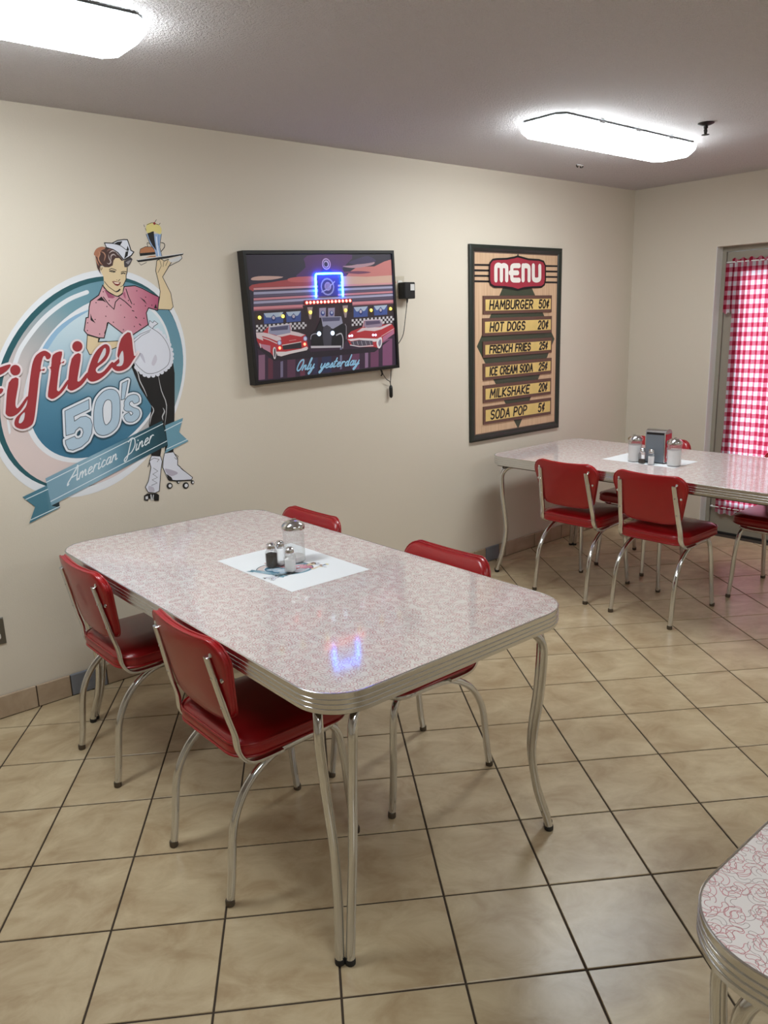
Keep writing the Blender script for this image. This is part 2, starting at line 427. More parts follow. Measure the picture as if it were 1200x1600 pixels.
# ================================================================= CHAIRS
def sweep_bar(mb, path, hwid, hthk, n=10):
    """path of (x,y,z); bar is hwid half-wide across y, hthk half-thick along the path normal in xz"""
    rs = []
    for i, p in enumerate(path):
        a = path[max(0, i - 1)]; b = path[min(len(path) - 1, i + 1)]
        tx, tz = b[0] - a[0], b[2] - a[2]; l = math.hypot(tx, tz) or 1; nx, nz = -tz / l, tx / l
        k = 1.0
        if i == len(path) - 1: k = .7
        r = []
        for q in range(n):
            an = 2 * PI * q / n; cx, cy = math.cos(an), math.sin(an)
            cx = math.copysign(abs(cx) ** .6, cx); cy = math.copysign(abs(cy) ** .6, cy)
            r.append((p[0] + nx * hthk * cy, p[1] + hwid * k * cx, p[2] + nz * hthk * cy))
        rs.append(r)
    mb.rings(rs)
def make_chair():
    t = empty('dinette_chair')
    # seat cushion
    def so(i, z): return rrect(-.178 + i, .222 - i, -.198 + i, .198 - i, max(.075 - i * .6, .02), 7, z)
    seat = MB().rings([so(.016, .428), so(.004, .431), so(0, .438), so(-.003, .455), so(.0, .473), so(.004, .478), so(.014, .487), so(.035, .4925), so(.08, .496), so(.14, .4975)]).build('seat', M_red, t, smooth=50)
    for z in (.4385, .4755): MB().tube([(x, y, z) for x, y, _ in so(-.0012, 0)], .0036, 6, closed=True).build('piping', M_red, seat, smooth=60)
    # backrest: rounded trapezoid, bent around the sitter
    def outline():
        zt, zb, wt, wb = .802, .545, .208, .174
        pts = []
        def arc(cx, cz, r, a0, a1, n=7): 
            for k in range(n + 1):
                a = math.radians(a0 + (a1 - a0) * k / n); pts.append((cx + r * math.cos(a), cz + r * math.sin(a)))
        arc(wt - .062, zt - .062, .062, -6, 86)
        for y in (.10, .05, 0, -.05, -.10): pts.append((y, zt - .004 - .003 * math.cos(y / .1 * PI / 2)))
        arc(-wt + .062, zt - .062, .062, 94, 186)
        arc(-wb + .055, zb + .055, .055, 190, 262)
        for y in (-.08, -.03, .03, .08): pts.append((y, zb - .004))
        arc(wb - .055, zb + .055, .055, 278, 350)
        return pts
    ol = outline(); cy, cz = 0.0, .675
    def bx(y, z, off): return -.241 + (.79 - z) * .21 + .48 * y * y + off
    def ring(sc_, off): return [(bx(y * sc_, cz + (z - cz) * sc_, off), y * sc_, cz + (z - cz) * sc_) for y, z in ol]
    back = MB().rings([ring(.30, -.004), ring(.7, -.003), ring(.93, 0), ring(.985, .002), ring(1.0, .006), ring(1.0, .022), ring(.985, .029), ring(.93, .035), ring(.7, .041), ring(.3, .043)]).build('backrest', M_red, t, smooth=50)
    for off in (.0055, .0235): MB().tube(ring(1.0025, off), .0034, 6, closed=True).build('piping', M_red, back, smooth=60)
    # chrome tube under the seat
    rail = crom([(-.02, .160, .4045), (.06, .160, .408), (.13, .160, .409), (.172, .148, .409), (.192, .11, .409), (.196, .06, .409), (.196, 0, .409), (.196, -.06, .409), (.192, -.11, .409), (.172, -.148, .409), (.13, -.160, .409), (.06, -.160, .408), (-.02, -.160, .4045)], 4)
    MB().tube(rail, .0122, 10).build('seat_frame', M_chrome, t, smooth=50)
    for s in (-1, 1):
        arcp = crom([(-.02, .160 * s, .4045), (-.065, .163 * s, .394), (-.115, .167 * s, .368), (-.155, .170 * s, .332), (-.186, .173 * s, .284), (-.205, .175 * s, .23), (-.215, .176 * s, .16), (-.224, .177 * s, .08), (-.235, .178 * s, .012)], 4)
        l = MB().tube(arcp, .0122, 10).build('leg', M_chrome, t, smooth=50)
        MB().lathe([(.0125, 0), (.0138, .003), (.0138, .016), (.0124, .020)], 12, (-.236, .178 * s, 0)).build('foot_cap', plain('worn_glide', rgb(92, 82, 70), .5, .6), l, smooth=50)
        fr = crom([(.150, .130 * s, .404), (.178, .142 * s, .392), (.198, .150 * s, .35), (.210, .157 * s, .25), (.217, .161 * s, .14), (.232, .166 * s, .012)], 4)
        l = MB().tube(fr, .0120, 10).build('leg', M_chrome, t, smooth=50)
        MB().lathe([(.0123, 0), (.0135, .003), (.0135, .016), (.0122, .020)], 12, (.2335, .1665 * s, 0)).build('foot_cap', MATS['worn_glide'], l, smooth=50)
        def ux(z): return -.241 + (.79 - z) * .21 + .48 * .156 ** 2 - .007
        post = crom([(-.03, .180 * s, .413), (-.09, .180 * s, .412), (-.130, .180 * s, .416), (-.155, .179 * s, .432), (-.170, .176 * s, .462), (ux(.51) + .003, .172 * s, .51), (ux(.57), .168 * s, .57), (ux(.65), .162 * s, .65), (ux(.735), .156 * s, .735), (ux(.757), .1555 * s, .757)], 4)
        mb = MB(); sweep_bar(mb, post, .0135, .0062); po = mb.build('back_post', M_chromed, t, smooth=40)
        for z in (.60, .69):
            MB().lathe([(.0045, -.001), (.0045, .0015), (.003, .0028)], 8).build('screw', M_chrome, po).matrix_local = Matrix.Translation((ux(z) - .0055, .1645 * s if z < .65 else .1585 * s, z)) @ Matrix.Rotation(-PI / 2, 4, 'Y')
        for (y, z) in ((.166, .762), (.183, .688)):
            MB().lathe([(.0075, -.002), (.0075, .001), (.005, .003)], 10).build('rivet', M_chrome, t).matrix_local = Matrix.Translation((bx(y, z, -.0005), y * s, z)) @ Matrix.Rotation(-PI / 2 + .2, 4, 'Y') @ Matrix.Rotation(0, 4, 'Z')
    return t
chair = make_chair(); first = True
G1, G2 = 'red chairs at the near table', 'red chairs at the table under the menu board'
for (x, y, rz, lab, g) in (
    (-4.319, -1.491, 0.0, 'red vinyl chrome chair nearest the camera, tucked in on the left of near table', G1),
    (-4.317, -.682, 0.0, 'red vinyl chrome chair at near table beside the wall decal of the waitress', G1),
    (-3.715, -1.513, PI, 'red chair on right side of near table, its chrome legs showing below the edge', G1),
    (-3.715, -.675, PI, 'red chair behind near table, only backrest top showing past the sugar jar', G1),
    (-1.608, -.764, math.radians(1.5), 'red vinyl chair below the menu board, the one closer to the back wall', G2),
    (-1.607, -1.297, 0.0, 'red vinyl chair in front of the napkin dispenser, second from the back wall', G2),
    (-.945, -.735, PI, 'red chair behind the napkin dispenser on the far side of the table', G2),
    (-.945, -1.625, PI, 'red chair before the gingham curtain, cut off by the right frame edge', G2)):
    o = chair if first else copy_tree(chair); first = False
    o.location = (x, y, 0); o.rotation_euler = (0, 0, rz); tag(o, lab, 'chair', g)

# ================================================================= DOOR WITH CURTAIN
M_door = plain('door_paint', rgb(150, 143, 128), .5)
M_jamb = plain('jamb_pale', rgb(228, 229, 226), .5)
door = MB()
DX = .095
gy0, gy1, gz0, gz1 = DY0 - .16, DY1 + .16, .24, 1.86
door.box((DX, DY1 + .035, .012), (DX + .045, DY1 + .16, DZ - .035)); door.box((DX, DY0 - .16, .012), (DX + .045, DY0 - .035, DZ - .035))
door.box((DX, gy1, .012), (DX + .045, gy0, gz0)); door.box((DX, gy1, gz1), (DX + .045, gy0, DZ - .035))
droot = tag(door.build('door_1', M_door), kind='structure')
fr = MB(); 
for (a, b) in (((DX - .012, DY1, 0), (RX, DY1 + .032, DZ)), ((DX - .012, DY0 - .032, 0), (RX, DY0, DZ)), ((DX - .012, DY1 + .032, DZ - .032), (RX, DY0 - .032, DZ))): fr.box(a, b)
fr.build('door_frame', M_door, droot)
pane = MB().box((DX + .018, gy1, gz0), (DX + .024, gy0, gz1)).build('pane', glass_thin('door_glass'), droot)
MB().box((DX - .02, DY1 + .033, .0), (RX, DY0 - .033, .011)).build('threshold', plain('threshold_black', rgb(25, 24, 24), .6), droot)
bead = MB()
for (a, b) in (((DX - .006, gy1 - .02, gz0 - .02), (DX, gy0 + .02, gz0)), ((DX - .006, gy1 - .02, gz1), (DX, gy0 + .02, gz1 + .02)), ((DX - .006, gy1 - .02, gz0), (DX, gy1, gz1)), ((DX - .006, gy0, gz0), (DX, gy0 + .02, gz1))): bead.box(a, b)
bead.build('glazing_bead', M_door, droot)
MB().box((.002, DY0 - .004, 0), (DX - .012, DY0, DZ)).build('jamb_strip', M_jamb, droot)  # thin strip along the jamb, paler than the wall
# ground outside the glass
tag(MB().box((RX, -4, -.12), (5.0, 2.0, -.02)).build('patio', plain('concrete', rgb(170, 168, 160), .9)), kind='structure')

def gingham():
    mt = bpy.data.materials.new('gingham_cloth'); mt.use_nodes = True; nt = mt.node_tree; nt.nodes.clear(); N = nt.nodes.new; L = nt.links.new
    o = N('ShaderNodeOutputMaterial'); uv = N('ShaderNodeUVMap'); uv.uv_map = 'cloth'; sp = N('ShaderNodeSeparateXYZ'); L(uv.outputs[0], sp.inputs[0])
    def stripe(s):
        a = N('ShaderNodeMath'); a.operation = 'FRACT'; L(s, a.inputs[0]); b = N('ShaderNodeMath'); b.operation = 'LESS_THAN'; b.inputs[1].default_value = .5; L(a.outputs[0], b.inputs[0]); return b.outputs[0]
    ad = N('ShaderNodeMath'); ad.operation = 'ADD'; L(stripe(sp.outputs[0]), ad.inputs[0]); L(stripe(sp.outputs[1]), ad.inputs[1])
    hf = N('ShaderNodeMath'); hf.operation = 'MULTIPLY'; hf.inputs[1].default_value = .5; L(ad.outputs[0], hf.inputs[0])
    r = N('ShaderNodeValToRGB'); r.color_ramp.interpolation = 'CONSTANT'; e = r.color_ramp.elements; e.new(.75)
    for k, (p, c) in enumerate(((0, rgb(226, 224, 230)), (.25, rgb(206, 122, 142)), (.75, rgb(172, 42, 68)))): e[k].position = p; e[k].color = (*c, 1)
    L(hf.outputs[0], r.inputs['Fac'])
    d = N('ShaderNodeBsdfDiffuse'); t = N('ShaderNodeBsdfTranslucent'); mx = N('ShaderNodeMixShader'); mx.inputs[0].default_value = .55
    L(r.outputs[0], d.inputs[0]); L(r.outputs[0], t.inputs[0]); L(d.outputs[0], mx.inputs[1]); L(t.outputs[0], mx.inputs[2]); L(mx.outputs[0], o.inputs[0])
    return mt
M_ging = gingham()
def cloth(name, parent, y0, y1, z0, z1, xb, full=1.55, folds=17, amp=.010, ruffle=True, seed=1):
    rnd = random.Random(seed); nu, nv = folds * 8, 44
    ph = [rnd.uniform(-.5, .5) for _ in range(folds + 2)]
    v, f, uvs = [], [], []
    for j in range(nv + 1):
        q = j / nv; z = z1 + (z0 - z1) * q
        pinch = 1 - .022 * math.sin(PI * q) * (1 if ruffle else 0)     # cloth pulls in slightly between the rods
        for i in range(nu + 1):
            s = i / nu; fi = s * folds
            a = amp * (.55 + .45 * math.sin(PI * q)) * math.sin(2 * PI * fi + .9 * math.sin(3.1 * fi + ph[int(fi)] * .3) + .5 * math.sin(q * 4 + fi))
            yy = y0 + (y1 - y0) * s
            if ruffle and s < .03: yy += -.028 * math.sin(PI * min(1, q * 1.15)) * (1 - s / .03) + (.012 if .05 < q < .2 else 0) * (1 - s / .03)
            zz = z + (.008 * math.sin(fi * 5.1) if (ruffle and j == 0) else 0) + (.006 * math.sin(fi * 4.3 + 1) if j == nv else 0)
            v.append((xb + a, yy, zz)); uvs.append((abs(y1 - y0) * s * full / .062, z / .062))
    for j in range(nv):
        for i in range(nu):
            a = j * (nu + 1) + i; f.append((a, a + 1, a + nu + 2, a + nu + 1))
    me = bpy.data.meshes.new(name); me.from_pydata(v, [], f); ul = me.uv_layers.new(name='cloth')
    for lp in me.loops: ul.data[lp.index].uv = uvs[lp.vertex_index]
    me.materials.append(M_ging); me.polygons.foreach_set('use_smooth', [True] * len(me.polygons)); me.update()
    return link(name, me, parent)
cur = tag(empty('curtain', (DX - .03, -1.14, 1.9)), 'red and white gingham curtain gathered on rods over the door glass', 'curtain')
def into(o, root):
    o.parent = root; o.matrix_parent_inverse = Matrix.Translation(root.location).inverted(); return o
into(cloth('curtain_panel', None, -.735, DY1 + .085, .155, 1.945, DX - .030), cur)
into(cloth('folded_edge', None, -.700, -.748, 1.585, 1.915, DX - .046, 1.3, 2, .006, False, 3), cur)
for z in (1.925, .200):
    mb = MB().tube([(DX - .002, -.695, z), (DX - .022, -.695, z), (DX - .030, -.705, z), (DX - .030, DY1 + .07, z), (DX - .002, DY1 + .06, z)], .0045, 8)
    into(mb.build('curtain_rod', M_white, None), cur)

# ================================================================= THINGS ON THE TABLES
M_glass = glass_thin('clear_glass', (.97, .98, .98), .03, add=.02, haze=.13)
M_glass2 = glass_thin('shaker_glass', (.98, .98, .98), .03, add=.02, haze=.03)
M_sugar = plain('sugar', rgb(236, 234, 232), .9); M_salt = plain('salt', rgb(240, 240, 240), .9)
M_pepper = plain('pepper', rgb(62, 52, 40), .95, bump=.6, bscale=900, var=.4, vscale=700)
def sugar_jar(x, y, fill, label, flap=0.0):
    t = tag(empty('sugar_dispenser', (x, y, TZ + .0016 + .0004), flap), label, 'sugar dispenser')
    R = .0385
    MB().lathe([(R - .004, 0), (R, .004), (R, .105), (R - .001, .112), (R + .0005, .116), (R + .0005, .128)], 28).build('glass_jar', M_glass, t, smooth=50)
    MB().lathe([(R - .006, .0035), (R - .003, .006), (R - .003, fill)], 24).build('sugar', M_sugar, t, smooth=40)
    lid = MB().lathe([(R + .001, .122), (R + .0035, .123), (R + .0035, .134), (R + .001, .139), (R - .006, .146), (R - .016, .152), (.008, .1545), (.004, .1548)], 28).build('lid', M_chrome, t, smooth=35)
    MB().box((.004, -.006, .1535), (.020, .006, .1565)).build('flap', M_chrome, lid)
    return t
def shaker(x, y, mat, fill, label, cat='shaker'):
    t = tag(empty('shaker', (x, y, TZ + .0016 + .0004), random.uniform(0, 1)), label, cat, 'salt and pepper shakers')
    def sq(h, z, r=.004): return [(a, b, z) for a, b, _ in rrect(-h, h, -h, h, max(r, h * .42), 3)]
    MB().rings([sq(.0165, 0), sq(.0185, .003), sq(.0185, .052), sq(.0165, .060), sq(.0135, .065), sq(.0135, .068)]).build('glass_body', M_glass2, t, smooth=30)
    if mat: MB().rings([sq(.0150, .003), sq(.0160, .006), sq(.0160, fill)]).build('contents', mat, t, smooth=30)
    MB().lathe([(.0150, .064), (.0155, .066), (.0155, .074), (.0140, .077), (.0138, .079), (.0150, .080), (.0150, .083), (.010, .088), (.004, .0895)], 18).build('cap', M_chrome, t, smooth=35)
    return t
sugar_jar(-3.915, -1.140, .022, 'tall nearly empty sugar dispenser with chrome dome lid on near table', .6)
shaker(-4.012, -1.138, M_pepper, .050, 'glass shaker full of black pepper on near table placemat')
shaker(-3.974, -1.138, M_salt, .010, 'nearly empty clear glass shaker between the pepper and sugar dispenser')
shaker(-3.995, -1.230, M_salt, .046, 'glass shaker of white salt at the front of near placemat')
sugar_jar(-1.406, -.958, .098, 'sugar dispenser left of the red napkin dispenser, filled with white sugar', .9)
sugar_jar(-1.398, -1.200, .088, 'sugar dispenser right of the red napkin dispenser, filled with white sugar', .3)
shaker(-1.437, -1.026, M_pepper, .022, 'glass shaker with little pepper before the napkin dispenser')
shaker(-1.441, -1.085, M_salt, .045, 'glass shaker of white salt before the napkin dispenser')

# napkin dispenser: chrome shell with a dark face plate and red side panels
nd = tag(empty('napkin_dispenser', (-1.345, -1.068, TZ + .002), math.radians(6)), 'chrome napkin dispenser with red side panels and dark grey face', 'napkin dispenser')
hx, hy, hz = .042, .060, .192
shell = MB(); prof = []
for k in range(13):
    a = PI * k / 12; prof.append((-hx * math.cos(a) ** 1 if True else 0, hz - .022 + .022 * math.sin(a)))
sec = [(-hx, 0)] + [(x, z) for x, z in prof] + [(hx, 0)]
shell.rings([[(x, -hy, z) for x, z in sec], [(x, hy, z) for x, z in sec]])
shell.build('shell', M_chromed, nd, smooth=30)
MB().box((-hx - .003, -hy + .006, .004), (-hx, hy - .006, hz - .030)).build('face_plate', plain('grey_face', rgb(118, 126, 134), .35, .2), nd)
MB().box((-hx - .0032, -hy + .008, hz - .030), (-hx + .002, hy - .008, hz - .018)).build('napkin_slot', M_black, nd)
M_redpanel = plain('red_panel', rgb(190, 22, 44), .25, coat=.3)
for s in (-1, 1):
    q = [(-hx + .008, .008), (hx - .008, .008), (hx - .012, hz - .026), (-hx + .012, hz - .026)]
    pn = MB().box((q[0][0], min(s * hy, s * (hy + .003)), .008), (q[1][0], max(s * hy, s * (hy + .003)), hz - .026)).build('side_panel', M_redpanel, nd)
    sw = crom([(-.028, 0, .118), (-.020, 0, .130), (-.008, 0, .122), (.002, 0, .116), (.014, 0, .128), (.027, 0, .122)], 5)
    MB().tube([(x, s * (hy + .0028), z) for x, _, z in sw], .0022, 6).build('white_lettering', plain('panel_white', rgb(235, 225, 228), .4), pn)
    sw = crom([(-.026, 0, .030), (-.019, 0, .060), (-.022, 0, .090)], 5)
    MB().tube([(x, s * (hy + .0028), z) for x, _, z in sw], .0028, 6).build('white_swoosh', MATS['panel_white'], pn)
MB().box((-hx - .004, -hy - .002, 0), (hx + .002, hy + .002, .004)).build('base', M_black, nd)

# ---------------------------------------------------------------- small fittings
# ceiling sprinkler and marks
sp = tag(empty('sprinkler', (-1.580, -1.369, H)), 'dark pendent fire sprinkler head on the ceiling beside the light', 'sprinkler')
M_dk = plain('dark_brass', rgb(40, 34, 30), .45, .6)
MB().lathe([(.038, -.0005), (.038, -.004), (.024, -.010), (.012, -.012)], 20).build('escutcheon', M_dk, sp, smooth=40)
MB().lathe([(.010, -.010), (.010, -.024), (.007, -.026), (.0035, -.045), (.0035, -.052)], 12).build('body', M_dk, sp, smooth=40)
for s in (-1, 1): MB().tube([(s * .008, 0, -.024), (s * .014, 0, -.034), (s * .010, 0, -.046), (s * .003, 0, -.052)], .0022, 6).build('frame_arm', M_dk, sp)
MB().lathe([(.004, -.050), (.018, -.052), (.018, -.054), (.004, -.055)], 16).build('deflector', M_dk, sp)
hk = tag(empty('ceiling_hook', (-1.225, -.392, H)), 'small pair of dark hooks screwed in the ceiling near the back corner', 'hook')
for s in (-1, 1):
    MB().tube(crom([(s * .030, 0, -.0005), (s * .032, 0, -.010), (s * .014, .004, -.014), (s * .012, .004, -.007)], 4), .0028, 6).build('hook', M_dk, hk)
MB().box((-.034, -.004, -.003), (.034, .004, -.0005)).build('plate', M_white, hk)

M_steel = plain('steel_plate', rgb(130, 128, 122), .32, .9)
def outlet(x, z, label, mp):
    t = tag(empty('wall_outlet', (x, 0, z)), label, 'outlet')
    MB().rings([[(a, -.0005, b) for a, b in ((-.036, -.058), (.036, -.058), (.036, .058), (-.036, .058))], [(a, -.004, b) for a, b in ((-.036, -.058), (.036, -.058), (.036, .058), (-.036, .058))], [(a, -.0062, b) for a, b in ((-.032, -.054), (.032, -.054), (.032, .054), (-.032, .054))]]).build('cover_plate', mp, t)
    for s in (-1, 1):
        r = MB().rings([[(a, y, b + s * .02) for a, b, _ in rrect(-.017, .017, -.014, .014, .009, 4)] for y in (-.0062, -.0085)]).build('socket', plain('socket_white', rgb(215, 212, 205), .4), t)
        for q in (-.006, .006): MB().box((q - .001, -.0088, s * .02 - .004), (q + .001, -.0084, s * .02 + .004)).build('slot', M_black, r)
    return t
outlet(-4.687, .387, 'stainless steel outlet plate low on the wall, cut by left frame edge', M_steel)
outlet(-2.350, 1.795, 'beige wall outlet behind the black power adapter', plain('beige_plate', rgb(196, 184, 164), .45))
ad_ = tag(empty('power_adapter', (-2.326, -.0098, 1.772)), 'black plug-in power adapter with white sticker on the wall beside the picture', 'power adapter')
MB().rings([[(a, y, b) for a, b, _ in rrect(-.040, .040, -.045, .045, .006, 3)] for y in (0, -.052)] + [[(a, -.056, b) for a, b, _ in rrect(-.036, .036, -.041, .041, .005, 3)]]).build('housing', M_black, ad_)
MB().box((.002, -.0566, .0), (.032, -.0561, .034)).build('sticker', plain('sticker_white', rgb(205, 203, 200), .5), ad_)
cp = crom([(.0, -.030, -.045), (-.002, -.03, -.06), (-.010, -.022, -.14), (-.026, -.016, -.24), (-.060, -.012, -.29)], 5)
MB().tube(cp, [.005] * 6 + [.0022] * (len(cp) - 6), 6).build('cord', M_black, ad_)

# ================================================================= PRINTED THINGS ON THE WALL
class Print:
    """flat printed shapes in the xz plane of a wall, each a hair in front of the last"""
    def __init__(s, org, y0=0.0, step=.000012): s.org = org; s.y = y0; s.step = step; s.v = []; s.f = []; s.mi = []; s.mats = []
    def mat(s, m_):
        if m_ not in s.mats: s.mats.append(m_)
        return s.mats.index(m_)
    def _p(s, p): s.v.append((p[0] - s.org[0], -s.y, p[1] - s.org[1])); return len(s.v) - 1
    def poly(s, pts, m_, holes=(), sm=0):
        s.y += s.step
        loops = [pts] + list(holes)
        if sm: loops = [crom(l, sm, True) for l in loops]
        L_ = [[Vector((p[0], p[1], 0)) for p in l] for l in loops]
        flat = [p for l in loops for p in l]; ids = [s._p(p) for p in flat]; k = s.mat(m_)
        for tri in tessellate_polygon(L_):
            a, b, c = [flat[q] for q in tri]
            cr = (b[0] - a[0]) * (c[1] - a[1]) - (b[1] - a[1]) * (c[0] - a[0])
            if abs(cr) < 1e-12: continue
            t = tri if cr > 0 else (tri[0], tri[2], tri[1])
            s.f.append(tuple(ids[q] for q in t)); s.mi.append(k)
        return s
    def stroke(s, pts, wd, m_, closed=False, sm=0, taper=False, joint=False):
        s.y += s.step; k = s.mat(m_)
        if sm: pts = crom(pts, sm, closed)
        if closed: pts = list(pts) + [pts[0]]
        if joint:
            for i in range(len(pts)):
                p = pts[i]; s.y += 2e-6
                s.f.append(tuple(s._p((p[0] + wd / 2 * math.cos(2 * PI * q / 12), p[1] + wd / 2 * math.sin(2 * PI * q / 12))) for q in range(12))); s.mi.append(k)
                if i + 1 < len(pts):
                    q_ = pts[i + 1]; dx, dz = q_[0] - p[0], q_[1] - p[1]; l = math.hypot(dx, dz)
                    if l < 1e-7: continue
                    nx, nz = -dz / l * wd / 2, dx / l * wd / 2; s.y += 2e-6
                    s.f.append(tuple(s._p(a) for a in ((p[0] - nx, p[1] - nz), (q_[0] - nx, q_[1] - nz), (q_[0] + nx, q_[1] + nz), (p[0] + nx, p[1] + nz)))); s.mi.append(k)
            return s
        P_ = [pts[0]]
        for p in pts[1:]:
            if math.hypot(p[0] - P_[-1][0], p[1] - P_[-1][1]) > 1e-5: P_.append(p)
        if closed: P_ = P_[:-1] if math.hypot(P_[0][0] - P_[-1][0], P_[0][1] - P_[-1][1]) < 1e-5 else P_
        n = len(P_)
        if n == 1: P_.append((P_[0][0] + wd * .1, P_[0][1])); n = 2
        def seg(i, j):
            dx, dz = P_[j][0] - P_[i][0], P_[j][1] - P_[i][1]; l = math.hypot(dx, dz); return (dx / l, dz / l)
        Lf, Rt = [], []
        for i in range(n):
            h = wd / 2
            if taper: h *= max(.15, math.sin(PI * (i + .5) / n))
            d1 = seg((i - 1) % n, i) if (i > 0 or closed) else seg(0, 1)
            d2 = seg(i, (i + 1) % n) if (i < n - 1 or closed) else seg(n - 2, n - 1)
            nx, nz = -(d1[1] + d2[1]), d1[0] + d2[0]; l = math.hypot(nx, nz)
            if l < .3: nx, nz, k_ = -d1[1], d1[0], 1.0
            else: nx /= l; nz /= l; k_ = min(1.6, 2.0 / l)
            Lf.append((P_[i][0] + nx * h * k_, P_[i][1] + nz * h * k_)); Rt.append((P_[i][0] - nx * h * k_, P_[i][1] - nz * h * k_))
        il = [s._p(p) for p in Lf]; ir = [s._p(p) for p in Rt]
        for i in range(n if closed else n - 1):
            j = (i + 1) % n; s.f.append((ir[i], ir[j], il[j], il[i])); s.mi.append(k)
        if not closed:
            for i, d in ((0, seg(0, 1)), (n - 1, seg(n - 2, n - 1))):
                sg = -1 if i == 0 else 1; h = math.hypot(Lf[i][0] - P_[i][0], Lf[i][1] - P_[i][1]); c0 = math.atan2(d[1] * sg, d[0] * sg)
                ids = [s._p((P_[i][0] + h * math.cos(c0 + a_), P_[i][1] + h * math.sin(c0 + a_))) for a_ in (-PI / 4, 0, PI / 4)]
                s.f.append(((ir[i] if i else il[i]),) + tuple(ids) + ((il[i] if i else ir[i]),)); s.mi.append(k)
        return s
    def disc(s, c, r, m_, rz=None, n=16):
        return s.poly([(c[0] + r * math.cos(2 * PI * q / n), c[1] + (rz or r) * math.sin(2 * PI * q / n)) for q in range(n)], m_)
    def build(s, name, parent):
        me = bpy.data.meshes.new(name); me.from_pydata(s.v, [], s.f)
        for mm in s.mats: me.materials.append(mm)
        me.polygons.foreach_set('material_index', s.mi); me.update()
        return link(name, me, parent)

# single-stroke lettering: x 0..w, y 0..1
def _a(cx, cy, rx, ry, a0, a1, n=8): return [(cx + rx * math.cos(math.radians(a0 + (a1 - a0) * k / n)), cy + ry * math.sin(math.radians(a0 + (a1 - a0) * k / n))) for k in range(n + 1)]
CAPS = {
 'A': (.52, [[(0, 0), (.26, 1), (.52, 0)], [(.1, .36), (.42, .36)]]), 'B': (.46, [[(0, 0), (0, 1)] + _a(.2, .76, .22, .24, 90, -90) , [(.2, .52)] + _a(.2, .26, .26, .26, 90, -90) + [(0, 0)]]),
 'C': (.46, [_a(.25, .5, .25, .5, 50, 310, 14)]), 'D': (.48, [[(0, 0), (0, 1)] + _a(.12, .5, .36, .5, 90, -90, 12) + [(0, 0)]]),
 'E': (.40, [[(.4, 1), (0, 1), (0, 0), (.4, 0)], [(0, .52), (.34, .52)]]), 'F': (.38, [[(.4, 1), (0, 1), (0, 0)], [(0, .52), (.32, .52)]]),
 'G': (.50, [_a(.25, .5, .25, .5, 50, 350, 14) + [(.28, .42)]]), 'H': (.46, [[(0, 0), (0, 1)], [(.46, 0), (.46, 1)], [(0, .5), (.46, .5)]]),
 'I': (.06, [[(.03, 0), (.03, 1)]]), 'K': (.46, [[(0, 0), (0, 1)], [(.44, 1), (0, .45), (.46, 0)]]), 'L': (.36, [[(0, 1), (0, 0), (.36, 0)]]),
 'M': (.62, [[(0, 0), (.06, 1), (.31, .3), (.56, 1), (.62, 0)]]), 'N': (.48, [[(0, 0), (0, 1), (.48, 0), (.48, 1)]]), 'O': (.50, [_a(.25, .5, .25, .5, 0, 360, 18)]),
 'P': (.44, [[(0, 0), (0, 1)] + _a(.2, .73, .24, .27, 90, -90) + [(0, .46)]]), 'R': (.46, [[(0, 0), (0, 1)] + _a(.2, .73, .24, .27, 90, -90) + [(0, .46)], [(.2, .46), (.46, 0)]]),
 'S': (.44, [_a(.22, .75, .21, .25, 30, 250, 9) + _a(.22, .26, .22, .26, 80, -150, 9)]), 'T': (.44, [[(0, 1), (.44, 1)], [(.22, 1), (.22, 0)]]), 'U': (.48, [[(0, 1)] + _a(.24, .26, .24, .26, 180, 360, 10) + [(.48, 1)]]),
 '5': (.42, [[(.4, 1), (.06, 1), (.02, .56)] + _a(.2, .32, .22, .31, 100, -150, 10)]), '0': (.44, [_a(.22, .5, .22, .5, 0, 360, 18)]), '2': (.42, [_a(.21, .74, .2, .26, 165, -30, 8) + [(0, 0), (.42, 0)]]),
 'c': (.34, [_a(.2, .52, .19, .28, 50, 310, 12), [(.26, 1.0), (.16, .02)]]), ' ': (.22, [])}
